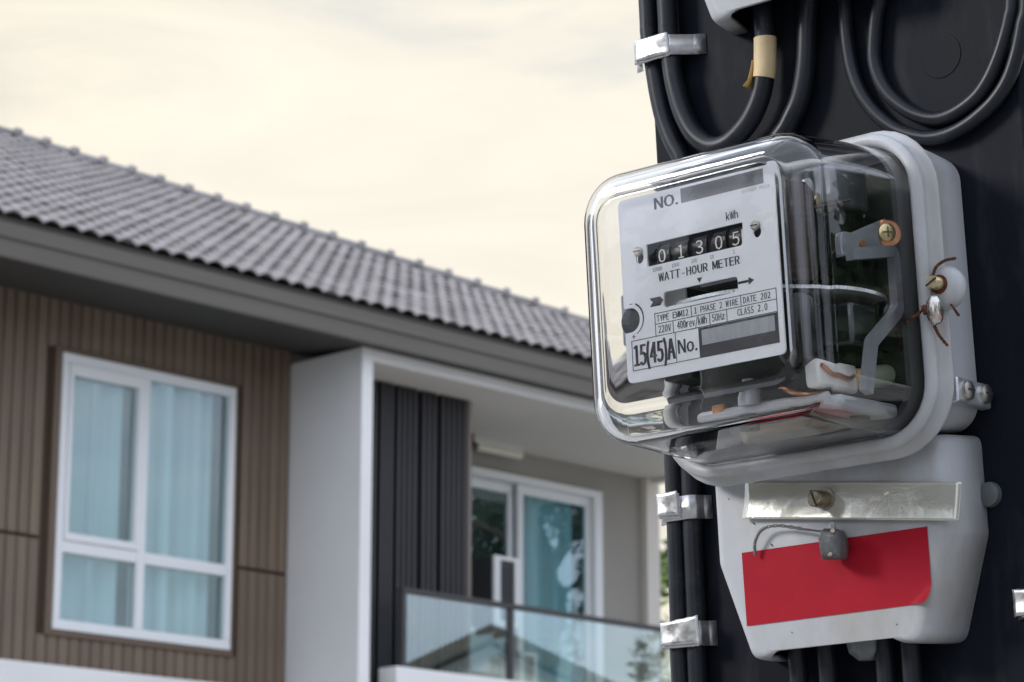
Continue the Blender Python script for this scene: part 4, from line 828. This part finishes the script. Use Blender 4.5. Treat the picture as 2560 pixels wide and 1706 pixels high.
# plate screws
for xc, zc in ((-28.9, 14.9), (28.3, 14.4)):
    b = MB(); b.tube([(xc, 0.2, zc), (xc, -0.9, zc), (xc, -1.6, zc)], [2.0, 2.0, 1.4], 20); sc_ = mm("plate_screw", b, M_screw, meter, smooth=True, angle=40)
    b = MB(); b.box(xc-1.6, xc+1.6, -1.75, -1.55, zc-0.22, zc+0.22); mm("slot", b, M_ink, meter, sc_)
b = MB(); b.box(-41.3, -31, 2.2, 4.0, -21.2, -0.4); mm("adjuster_tab", b, M_frame, meter, bevel=0.8)
b = MB(); b.cyl((-35.5, 2.2, -12), (0, 1, 0), 5.6, -0.4, 24); mm("notch_shade", b, mat("notch_dark", (0.05, 0.052, 0.06), 0.35), meter, smooth=True)  # dark disc stands in for the shade inside the round notch
# rotating disc with a notched rim
n = 300; top_ = []; bot = []
for k in range(n):
    rr_ = 45.5 - (0.45 if k % 2 else 0); a = 2*math.pi*k/n
    top_.append((rr_*math.cos(a), 48.0 + rr_*math.sin(a), -7.2)); bot.append((rr_*math.cos(a), 48.0 + rr_*math.sin(a), -8.6))
b = MB(); b.loft([bot, top_], True, True); mm("rotor_disc", b, M_alub, meter)
b = MB(); b.cyl((0, 48, -46), (0, 0, 1), 1.6, 84, 12); mm("rotor_shaft", b, M_alu, meter, smooth=True)
mm("bearing_bracket", MB().box(-25, -13.5, 8, 10, -7, 3), mat("pale_bracket", (0.62, 0.63, 0.62), 0.4), meter, bevel=0.5)
mm("top_bearing_plate", MB().box(-6, 15, 8, 10, -2.6, 3.4), mat("grey_bracket", (0.30, 0.31, 0.35), 0.35), meter, bevel=0.5)
mm("brake_magnet", MB().box(30, 44, 36, 54, -30, -13), mat("magnet_steel", (0.10, 0.105, 0.11), 0.35, metal=0.8, noise=0.2, nscale=80), meter, bevel=1.5)
mm("magnet_yoke", MB().box(28, 42, 34, 58, 26, 44), mat("yoke_steel", (0.16, 0.17, 0.18), 0.4, metal=0.7, noise=0.3, nscale=90), meter, bevel=2)
for k_ in range(3):
    b = MB(); b.cyl((37.5, 24 + k_*9, 31 - k_*4), (1, 0, 0), 4.6 - k_*0.6, 1.4, 30); mm("gear_wheel", b, M_brass if k_ % 2 else M_alu, meter, smooth=True, angle=40)
for k_, (p0, m_w) in enumerate(((((22, 26, 30)), M_coil), ((14, 30, -44), M_copper), ((-4, 30, -46), M_copper))):
    q = Vector(p0); b = MB(); b.tube(smooth_path([q, q + Vector((8, -4, -4)), q + Vector((17, 0, -6)), q + Vector((22, 14, -2))]), 0.8 if k_ == 0 else 1.3, 8)
    mm("winding_lead", b, m_w, meter, smooth=True)
b = MB(); b.cyl((6, 20, -52), (0, 0, 1), 4.5, 9, 20); b.cyl((6, 20, -43), (0, 0, 1), 2.4, 3, 16); mm("lower_bearing", b, mat("grey_bearing", (0.34, 0.35, 0.36), 0.4, metal=0.5), meter, smooth=True, angle=40)
# working parts behind the plate
mm("back_liner", MB().box(-57, 57, 66, 67.6, -60, 49), M_dark, meter)
mm("upper_core", MB().box(-30, 34, 30, 61, 4, 42), M_dark, meter, bevel=2)
mm("lower_core", MB().box(-26, 30, 30, 61, -50, -14), M_dark, meter, bevel=2)
mm("left_magnet", MB().box(-52, -36, 40, 61, -30, 10), M_dark, meter, bevel=2)
b = MB(); b.tube([(33, 19, 33), (33, 19, 29), (33, 19, -2), (33, 19, -6)], [6.5, 9, 9, 6.5], 24); mm("potential_coil", b, M_coil, meter, smooth=True, angle=50)
b = MB(); b.tube([(32.5, 17, -11), (32.5, 17, -14), (32.5, 17, -33), (32.5, 17, -38), (32.5, 17, -40)], [7, 8.8, 8.8, 7, 4], 28); mm("current_coil", b, M_black, meter, smooth=True, angle=60)
# cast side frame seen through the clear right side
fr = [(29, 3.4), (61.0, 9.4), (60.6, -14.8), (40.0, -30.0), (34.0, -50)]
def band(pts, w, x0, x1):
    m_ = MB(); L = []; Rr = []
    for i, p in enumerate(pts):
        a = Vector(pts[max(i-1, 0)]); c_ = Vector(pts[min(i+1, len(pts)-1)]); d = (c_-a).normalized(); nn = Vector((-d.y, d.x))
        L.append(Vector(p) + nn*w/2); Rr.append(Vector(p) - nn*w/2)
    m_.prism([tuple(p) for p in L] + [tuple(p) for p in reversed(Rr)], 'x', x0, x1); return m_
fp_ = round_poly(fr, [0, 3, 5, 5, 0], 5, closed=False)
mm("side_frame", band(fp_, 4.6, 47.5, 51), M_frame, meter, bevel=0.6)
b = MB(); b.prism(round_poly([(27, 2), (27, 13), (36, 13.5), (60, 23.0), (65.4, 22), (65.4, 9.5), (30, 4)], [2, 4, 5, 3, 2, 1, 2], 4), 'x', 44.5, 47.5); mm("bearing_arm", b, M_frame, meter, bevel=0.6)
ax_ = Vector((0.80, -0.60, 0.0)); c0 = Vector((47.0, 60.0, 16.3))
b = MB(); b.tube([c0, c0 + ax_*2.4, c0 + ax_*3.1], [6.0, 6.0, 5.2], 32); cw = mm("copper_screw", b, M_copper, meter, smooth=True, angle=40)
c1 = c0 + ax_*3.1 + Vector((-0.6, -0.9, 0))
b = MB(); b.tube([c1, c1 + ax_*1.5, c1 + ax_*2.1], [3.6, 3.6, 2.8], 24); mm("screw_head", b, M_brass, meter, cw, smooth=True, angle=40)
sd = Vector((0.60, 0.80, 0.0)); c2 = c1 + ax_*2.12; b = MB()
for dv, dn in ((sd, Vector((0, 0, 1))), (Vector((0, 0, 1)), sd)):
    b.loft([[c2 + dv*2.2*a_ + dn*0.4*b_ + ax_*t_ for a_, b_ in ((-1, -1), (1, -1), (1, 1), (-1, 1))] for t_ in (0.0, 0.15)], True, True)
mm("cross_slot", b, mat("brass_dark", (0.22, 0.17, 0.08), 0.5, metal=1), meter, cw)
b = MB(); b.cyl((47.5, 41, 9.4), (1, 0, 0), 1.7, 1.0, 16); mm("rivet", b, M_copper, meter, smooth=True)
# connector with copper wire and sleeves
b = MB(); b.box(35, 42, 16, 41, -49, -37.5); mm("wire_connector", b, M_nylon, meter, bevel=1.6)
b = MB(); b.tube(smooth_path([(42.6, 17, -40.5), (43, 24, -43), (42.8, 33, -44), (42, 38, -42)]), 0.9, 8); mm("copper_wire", b, M_copper, meter, smooth=True)
b = MB(); b.cyl((38.5, 41, -42.5), (0, 1, 0.1), 4.2, 10, 20); mm("yellow_sleeve", b, M_yel, meter, smooth=True)
b = MB(); b.tube([(38.5, 51, -41.5), (38.5, 60, -39.5), (38.5, 66, -38.5)], [4.0, 4.4, 4.4], 20); mm("clear_sleeve", b, mat("pale_sleeve", (0.36, 0.40, 0.30), 0.4), meter, smooth=True)
b = MB(); b.box(-14, -8, 22, 26, -53, -49); mm("fuse_link", b, mat("yellow_red_link", (0.55, 0.24, 0.10), 0.4, noise=0.6, nscale=120), meter, bevel=0.8)
# terminal block at the bottom of the cover with its printed label
tb_ = mm("terminal_block", MB().box(-22, 46, 22, 62, -56.5, -51), M_plast, meter, bevel=2.0)
b = MB(); b.box(-8, 40, 27, 47, -56.75, -56.6); lab = mm("wiring_label", b, mat("beige_label", (0.55, 0.46, 0.39), 0.5, noise=0.1, nscale=150), meter, tb_)
for xc, yc in ((38, 46), (2, 24)):
    b = MB(); b.cyl((xc, yc, -56.6), (0, 0, -1), 4.0, 1.6, 20); mm("terminal_screw", b, M_dark, meter, smooth=True, angle=40)

# cover screw of brass on the seal lug
b = MB(); b.tube([(70.2, 62, -7.4), (70.2, 55.6, -7.4), (70.2, 55.0, -7.4)], [2.7, 2.7, 2.3], 24); bs = mm("cover_screw", b, M_brass, meter, smooth=True, angle=40)
b = MB(); b.prism([(67.7, -8.3), (68.0, -8.9), (72.8, -6.5), (72.5, -5.9)], "y", 54.7, 55.2); mm("slot", b, M_ink, meter, bs)
b = MB(); b.cyl((70.2, 61.05, -7.6), (0, -1, 0), 3.9, 0.12, 20); mm("rust_ring", b, M_rust, meter, bs)
# contact clip on the right flank
b = MB()
b.prism(round_poly([(73.5, -42.2), (96, -43.0), (99.2, -46), (98.4, -53.0), (73.0, -52.3)], [1, 2, 2, 1, 1], 3), 'x', 62.6, 67.6)
clipm = mm("earth_clip", b, mat("zinc", (0.70, 0.72, 0.76), 0.32, metal=0.75, noise=0.2, nscale=200, bump=0.4, bscale=180, bdist=0.0004), meter, bevel=0.8)
for yc in (80.0, 93.6):
    b = MB(); b.tube([(67.6, yc, -47.4), (69.2, yc, -47.4), (69.9, yc, -47.4)], [4.0, 3.8, 2.6], 24); s_ = mm("clip_screw", b, M_screw, meter, clipm, smooth=True, angle=40)
    b = MB(); b.box(69.8, 70.1, yc-2.6, yc+2.6, -47.8, -47.0); mm("screw_slot", b, M_ink, meter, clipm)

# stickers and strip on the terminal cover
def sheet(corners, Y, n, m_, curl=None):
    b_ = MB(); vs = []; (p00, p10, p11, p01) = [Vector(c) for c in corners]
    for j in range(n + 1):
        for i in range(2*n + 1):
            u, v = i/(2*n), j/n; p = (p00*(1-u) + p10*u)*(1-v) + (p01*(1-u) + p11*u)*v
            vs.append((p.x, Y + (curl(u, v) if curl else 0), p.y))
    N = 2*n + 1
    b_.add(vs, [(j*N+i, j*N+i+1, (j+1)*N+i+1, (j+1)*N+i) for j in range(n) for i in range(2*n)]); return b_
def curl(u, v): 
    d = max(0.0, (u*1.0 + v*0.45) - 1.33); return -d*d*420
b = sheet([(-42.3, -99.6), (47.6, -99.4), (47.4, -129.3), (-42.0, -130.0)], 75.45, 26, M_red, curl)
st = mm("red_sticker", b, M_red, meter, tcover, smooth=True, angle=180); st['label'] = "plain red rectangular sticker with a lifting corner"
b = sheet([(-37.8, -70.4), (65.0, -84.0), (62.9, -99.1), (-39.4, -85.8)], 74.6, 16, M_tag, lambda u, v: 0.30*math.sin(u*7) + 0.2*math.sin(v*4+u*3) - 1.3*v**3)
tg = mm("plastic_strip", b, M_tag, meter, tcover, smooth=True, angle=40, solid=0.3); tg['label'] = "glossy cream plastic strip held by a slotted screw"
b = MB(); b.tube([(1.8, 74.6, -82.8), (1.8, 73.4, -82.8)], [4.6, 4.6], 28); mm("washer", b, M_screw, meter, tcover, smooth=True, angle=40)
b = MB(); b.tube([(1.8, 73.4, -82.8), (1.8, 66.0, -83.2), (1.8, 65.4, -83.2)], [3.4, 3.4, 2.9], 24); mm("strip_screw", b, mat("old_brass", (0.33, 0.28, 0.20), 0.4, metal=1.0, noise=0.3, nscale=300), meter, tcover, smooth=True, angle=40)
b = MB(); b.prism([(0.2, -79.9), (1.0, -79.6), (3.4, -86.4), (2.6, -86.7)], 'y', 65.2, 65.6); mm("screw_slot", b, M_ink, meter, tcover)
b = MB(); b.tube([(6, 90, -138), (6, 90, -144.5), (6, 90, -148)], [8.5, 7.5, 3.5], 6); mm("cable_gland", b, mat("pale_gland", (0.16, 0.18, 0.185), 0.35, noise=0.2, nscale=100), meter, bevel=0.6)
b = MB(); b.tube([(63.0, 99.9, -86.8), (63.0, 97.5, -86.8), (63.0, 96.8, -86.8)], [5.2, 4.8, 3.2], 24)
mtop("board_bolt", b, mat("grey_bolt", (0.09, 0.10, 0.105), 0.4), (63, 99.9, -86.8), "round grey bolt head on the board beside the terminal cover", "bolt", smooth=True, angle=50)

for fx, fz, fl_ in ((-27.5, -97.3, 1.4), (-35.6, -87.6, 1.2), (-1.2, -88.2, 1.6), (-47.5, -76, 0.7), (30, -136, 0.6), (-20, -134.5, 0.5), (49, -92, 0.6)):
    b = MB(); b.prism([(fx, fz), (fx + fl_*0.35, fz - fl_*0.3), (fx + fl_*0.6, fz - fl_), (fx + fl_*0.25, fz - fl_*0.6)], 'y', 75.2, 75.7); mm("dirt_fleck", b, M_rust, meter, tcover)
# second meter above: only its terminal cover hangs into the picture
UP = 274.5
upper = mthing("electricity_meter", (0, 99, -144 + UP), "second grey meter above, only the lower edge of its terminal cover showing", "electricity meter", "meters on the black board")
ut = meter_shell(upper, UP)
b = MB(); b.box(-38, 38, 0.0, 0.8, -37.4 + UP, 37.4 + UP); mm("face_plate", b, M_plate, upper, bevel=1.5)
mm("back_liner", MB().box(-57, 57, 64, 67, -58 + UP, 47 + UP), M_dark, upper)

# ------------------------------------------------------------------ lead seals
def twisted(path, r, pitch=1.4, amp=0.35, sides=6):
    """two strands twisted round each other along a path"""
    P = smooth_path(path, 10); m_ = MB(); L = 0.0
    for ph in (0, math.pi):
        L = 0.0; pts = []
        for i, p in enumerate(P):
            if i: L += (P[i]-P[i-1]).length
            d = (P[min(i+1, len(P)-1)] - P[max(i-1, 0)]).normalized(); a = Vector((0, 1, 0)) - d*d.y
            a.normalize(); c_ = d.cross(a); an = 2*math.pi*L/pitch + ph
            pts.append(p + (a*math.cos(an) + c_*math.sin(an))*amp)
        m_.tube(pts, r, sides)
    return m_
seal = mthing("lead_seal", (8, 72, -107), "dull grey lead seal with a twisted wire lying over the red sticker", "seal")
b = MB(); rr = []
sq = round_poly([(-4.4, -5.9), (4.6, -6.5), (5.6, -0.5), (4.4, 5.4), (-2.6, 6.6), (-5.4, 3.0)], 1.2, 3)
for Y, sc2 in ((62.6, 0.70), (63.2, 0.86), (65.0, 1.0), (70.0, 0.98), (72.4, 0.9), (73.2, 0.6)):
    rr.append([(8.4 + sc2*p[0] + (66-Y)*0.15, Y, -102.4 + sc2*p[1]) for p in sq])
b.loft(rr, True, True); mm("lead_slug", b, M_lead, seal, smooth=True, angle=50)
b = MB(); b.tube([(5.6, 70, -99), (5.6, 71, -96), (6.0, 72, -93.4)], [1.6, 1.9, 1.4], 10); mm("wire_sleeve", b, M_plast, seal, smooth=True)
mm("seal_wire", twisted([(-34.2, 73.6, -101.6), (-33.6, 72.8, -97.2), (-31.1, 72.4, -93.2), (-27.7, 72.2, -91.2), (-21.3, 72, -91.0), (-14.4, 72, -92.4), (-7.5, 71.6, -94.2), (0.6, 71, -96.1), (5, 70, -98)], 0.42, 1.7, 0.42), mat("grey_wire", (0.22, 0.22, 0.215), 0.6, metal=0.4), seal, smooth=True)
b = MB(); b.tube([(11.5, 63, -98.2), (12.6, 61.2, -97.8)], 0.9, 8); b.tube([(9.5, 62.4, -107.2), (10.6, 61.6, -106.9)], 0.8, 8)
mm("wire_end", b, mat("cut_wire", (0.45, 0.40, 0.28), 0.4, metal=0.8), seal, smooth=True)

seal2 = mthing("rusty_seal", (67, 62, -24), "shiny lead seal on rusty twisted wire hanging from the brass cover screw", "seal")
b = MB(); rr = []
for X, sc2 in ((67.4, 0.45), (67.8, 0.8), (69.0, 1.0), (70.8, 1.0), (72.2, 0.82), (72.8, 0.5)):
    rr.append([(X, 56.6 + 3.6*sc2*math.cos(2*math.pi*k/20), -18.4 + 6.2*sc2*math.sin(2*math.pi*k/20)) for k in range(20)])
b.loft(rr, True, True); mm("lead_slug", b, M_leadb, seal2, smooth=True, angle=60)
for path in ([(69.6, 58, -4.4), (70.4, 59.5, -0.9), (73.0, 62, 1.6), (76.4, 65, 2.4)], [(68.0, 55, -16.6), (63.6, 53.6, -19.6), (58.4, 52.6, -22.4)], [(68.6, 57.6, -24.2), (69.8, 58.5, -28.0), (72.4, 60, -32.6)], [(69.0, 60, -9.6), (72.4, 63, -14.0), (75.6, 65, -20.6)]):
    mm("seal_wire", twisted(path, 0.40, 1.7, 0.40), M_rust, seal2, smooth=True)
b = MB(); b.tube([(66.2, 54.6, -16.4), (67.4, 54.4, -19.6)], [1.0, 1.3], 10); mm("rust_crust", b, M_rust, seal2, smooth=True)

# ------------------------------------------------------------------ cables
M_cable = mat("black_cable", (0.010, 0.0125, 0.018), 0.40, spec=0.38, noise=0.15, nscale=60, bump=0.08, bscale=300, bdist=0.0002, rvar=0.06, dirt=(0.045, 0.047, 0.052), dscale=40, dlo=0.55, dhi=0.8)
def cable(name, pts, r, label, group=None, base=None):
    P = smooth_path(pts, 8); m_ = MB(); m_.tube(P, r, 20)
    return mtop(name, m_, M_cable, base or P[-1], label, "cable", group, smooth=True, angle=60)
A_pts = [(-88.5, 95.4, 500), (-88.4, 95.4, 260), (-88.5, 95.4, 157), (-88.7, 95.4, 142), (-87.2, 95.4, 126.7), (-85.4, 95.4, 111.4), (-82.7, 95.4, 98.4), (-78.7, 95.2, 87.7), (-74.6, 95.2, 79), (-73.2, 95.4, 66), (-75.5, 95.4, 40), (-84, 95.6, 0), (-88.6, 95.7, -35), (-89.4, 95.7, -55), (-90.0, 95.7, -81), (-91.2, 95.7, -119), (-92.4, 95.7, -148), (-93, 95.7, -330)]
cable("power_cable", A_pts, 4.3, "outermost black cable running down the edge of the board", "black cables")
B_pts = [(-76.6, 93.2, 500), (-76.5, 93.2, 260), (-76.5, 93.2, 153.6), (-76.7, 93.2, 138.7), (-75.8, 93.2, 122.5), (-74.0, 93, 110.7), (-70.6, 92.8, 98.7), (-64.5, 92.4, 87.8), (-56.0, 92, 81.2), (-47.0, 91.6, 80.8), (-38.5, 91.2, 85), (-32.5, 91, 90.5), (-27.8, 91, 98.4), (-25.3, 91, 107), (-24.5, 91, 113.6), (-23.8, 91, 122.6), (-23.6, 90.6, 132), (-23.5, 90, 150)]
cb = cable("power_cable", B_pts, 4.5, "black cable looping up to the upper meter with a yellow tape wrap", "black cables", base=(-56, 92, 81))
b = MB(); tp_ = [p for p in smooth_path(B_pts, 8) if 104.2 < p.z < 122.6 and p.x > -40]
b.tube(tp_, 4.95, 28); tw = mm("tape_wrap", b, mat("yellow_tape", (0.62, 0.48, 0.27), 0.55, noise=0.08, nscale=120, bump=0.1, bscale=300), cb, smooth=True, angle=60)
tw['label'] = "faded yellow tape wound round the cable with a loose end"
b = MB(); fl = [(-28.9, 88.5, 113), (-29.6, 87.8, 108), (-30.4, 87, 104), (-32.2, 86, 101.6)]; vs = []
for i, p in enumerate(fl):
    w_ = 1.2 + 0.25*i; vs += [(p[0], p[1] - w_, p[2]), (p[0] + 0.5, p[1] + w_, p[2] - 0.3*i)]
b.add(vs, [(2*i, 2*i+1, 2*i+3, 2*i+2) for i in range(len(fl)-1)]); mm("tape_end", b, mat("tape_back", (0.52, 0.32, 0.09), 0.5), cb, solid=0.15, smooth=True)
C_pts = [(0.5, 91, 152), (-0.9, 92.5, 139.5), (-2.1, 94, 135.0), (-4.0, 94.5, 125.9), (-6.3, 94.5, 107.3), (-10.2, 94.5, 93.9), (-15.5, 94.5, 85.6), (-20.1, 94.6, 80.4), (-30, 94.8, 73.5), (-48, 95, 67.5), (-61, 95.2, 56), (-67.5, 95.4, 34), (-73, 95.5, 0), (-79.4, 95.6, -38), (-80.8, 95.7, -62), (-81.4, 95.7, -82), (-82.2, 95.7, -120), (-83.4, 95.7, -149), (-84, 95.7, -330)]
cable("power_cable", C_pts, 4.3, "scuffed black cable dropping from the upper meter behind the clear cover", "black cables")
I_pts = [(31.8, 92, 150), (31.6, 95, 136), (31.5, 96.6, 127.1), (30.0, 96.6, 122.7), (28.4, 96.6, 116.1), (27.1, 96.6, 108.4), (26.6, 96.6, 101.9), (27.7, 96.6, 95.1), (30.7, 96.6, 87.9), (35.9, 96.6, 81.1), (43.2, 96.6, 74.9), (51.6, 96.6, 70.7), (59.2, 96.6, 69.9), (67.0, 96.6, 71.8), (74.4, 96.6, 75.6), (79.9, 96.6, 81.1), (84.6, 96.6, 88.2), (88.2, 96.6, 95.4), (91.5, 96.6, 103.7), (93.5, 96.6, 114), (94.5, 96.6, 160), (94.5, 96.6, 500)]
cable("thin_cable", I_pts, 3.1, "inner of two thinner black cables hanging in a loop", "looped thin cables", base=(59, 96.6, 70))
O_pts = [(14.4, 92, 150), (14.1, 95.5, 138), (14.1, 96.6, 131.5), (13.9, 96.6, 122.0), (14.2, 96.6, 110.1), (15.7, 96.6, 98.9), (19.1, 96.6, 88.7), (25.2, 96.6, 78.9), (33.0, 96.6, 71.1), (40.9, 96.6, 66.2), (49.9, 96.6, 62.8), (58.5, 96.6, 62.3), (66.3, 96.6, 63.8), (74.1, 96.6, 67.0), (82.1, 96.6, 72.0), (88.7, 96.6, 79.1), (93.5, 96.6, 88.7), (97.0, 96.6, 99.2), (100.2, 96.6, 112), (101.5, 96.6, 160), (101.5, 96.6, 500)]
cable("thin_cable", O_pts, 3.1, "outer of two thinner black cables hanging in a loop", "looped thin cables", base=(58, 96.6, 62))
for k, (x, lab_) in enumerate(((-29.1, "first cable from the left edge"), (-14.5, "second cable from the left edge"), (13.3, "third cable from the left edge"), (25.5, "fourth cable from the left edge"))):
    cable("meter_lead", [(x + 1, 90, -132), (x + 0.5, 91, -144), (x, 92, -155), (x - 1, 93, -200), (x - 2, 94, -330)], 4.1, "black " + lab_ + " leaving below the terminal cover", "leads below the terminal cover")

# ------------------------------------------------------------------ metal strap clips
M_strap = mat("strap_metal", (0.66, 0.66, 0.67), 0.34, metal=0.9, noise=0.2, nscale=160, bump=0.3, bscale=60, bdist=0.0008, rvar=0.1)
def strap(name, prof, z0, z1, label, buckle, tilt=0.0):
    """thin metal strap following a profile (X,Y) round the cables, with a folded buckle plate in front"""
    cx = sum(p[0] for p in prof)/len(prof)
    root = mthing(name, (cx, 99, (z0+z1)/2), label, "cable clip", "metal strap clips")
    pts = round_poly(prof, 2.0, 4, closed=False)
    def zsh(x): return tilt*(x - cx)
    b_ = MB(); b_.add([(x, y, z + zsh(x)) for x, y in pts for z in (z0, z1)], [(2*i, 2*i+2, 2*i+3, 2*i+1) for i in range(len(pts)-1)])
    mm("band", b_, M_strap, root, smooth=True, angle=50, solid=0.55)
    rnd = random.Random(int(abs(z0)))
    for k, (x0, x1, za, zb_, zc_, zd, Y) in enumerate(buckle):
        n_ = 12; vs = []
        for j in range(n_ + 1):
            for i in range(n_ + 1):
                u, v = i/n_, j/n_
                x = x0 + (x1-x0)*u; zt = za + (zb_-za)*u; zl = zd + (zc_-zd)*u; z = zt*(1-v) + zl*v
                edge = min(u, 1-u, v, 1-v)
                y = Y + (0.35 if edge == 0 else 0) + 0.16*math.sin(u*6 + v*3) + 0.14*math.sin(v*5 - u*2) + rnd.uniform(-.04, .04)
                vs.append((x + rnd.uniform(-.1, .1), y, z + rnd.uniform(-.12, .12)))
        N = n_ + 1
        bb = MB().add(vs, [(j*N+i, j*N+i+1, (j+1)*N+i+1, (j+1)*N+i) for j in range(n_) for i in range(n_)])
        mm("buckle", bb, M_strap, root, smooth=True, angle=60, solid=0.5)
    return root
strap("strap_clip", [(-100, 99.6), (-96.5, 99), (-94.0, 95), (-92.5, 90.2), (-73, 88.0), (-70.5, 91), (-65.5, 96.5), (-61, 99.6)], 126.4, 135.6, "bent metal strap clip holding two cables high on the board edge",
      [(-91.5, -73.0, 136.8, 136.6, 126.8, 127.2, 87.0), (-92.6, -73.4, 135.6, 136.0, 126.0, 126.0, 87.9)])
strap("strap_clip", [(-101, 99.6), (-97.5, 98), (-95.5, 93), (-93.5, 90.6), (-79, 90.4), (-76.6, 92.6), (-75.6, 97), (-73.2, 99.6)], -79.6, -69.4, "shiny strap clip with a square folded end below the meter",
      [(-95.0, -83.6, -67.2, -67.0, -77.6, -77.0, 88.6), (-95.0, -83.4, -68.0, -68.0, -79.0, -78.0, 89.6)])
strap("strap_clip", [(-102, 99.6), (-98.5, 97), (-96.6, 92), (-95.0, 90.4), (-80, 90.2), (-77.9, 92.6), (-77.0, 97), (-74.6, 99.6)], -134.0, -123.4, "wide crumpled strap clip lowest on the two cables at the board edge",
      [(-97.0, -76.6, -123.0, -121.4, -133.6, -132.8, 88.6), (-97.0, -77.5, -124.0, -123.0, -134.4, -134.0, 89.6)])
strap("strap_clip", [(71, 99.6), (74, 98), (75.2, 94), (77, 91), (90, 91), (93, 93), (95, 98), (99, 99.8)], -137.6, -126.6, "strap clip cut off by the frame at the right edge of the board",
      [(74.8, 92, -126.6, -126.8, -137.4, -137.2, 89.6)])
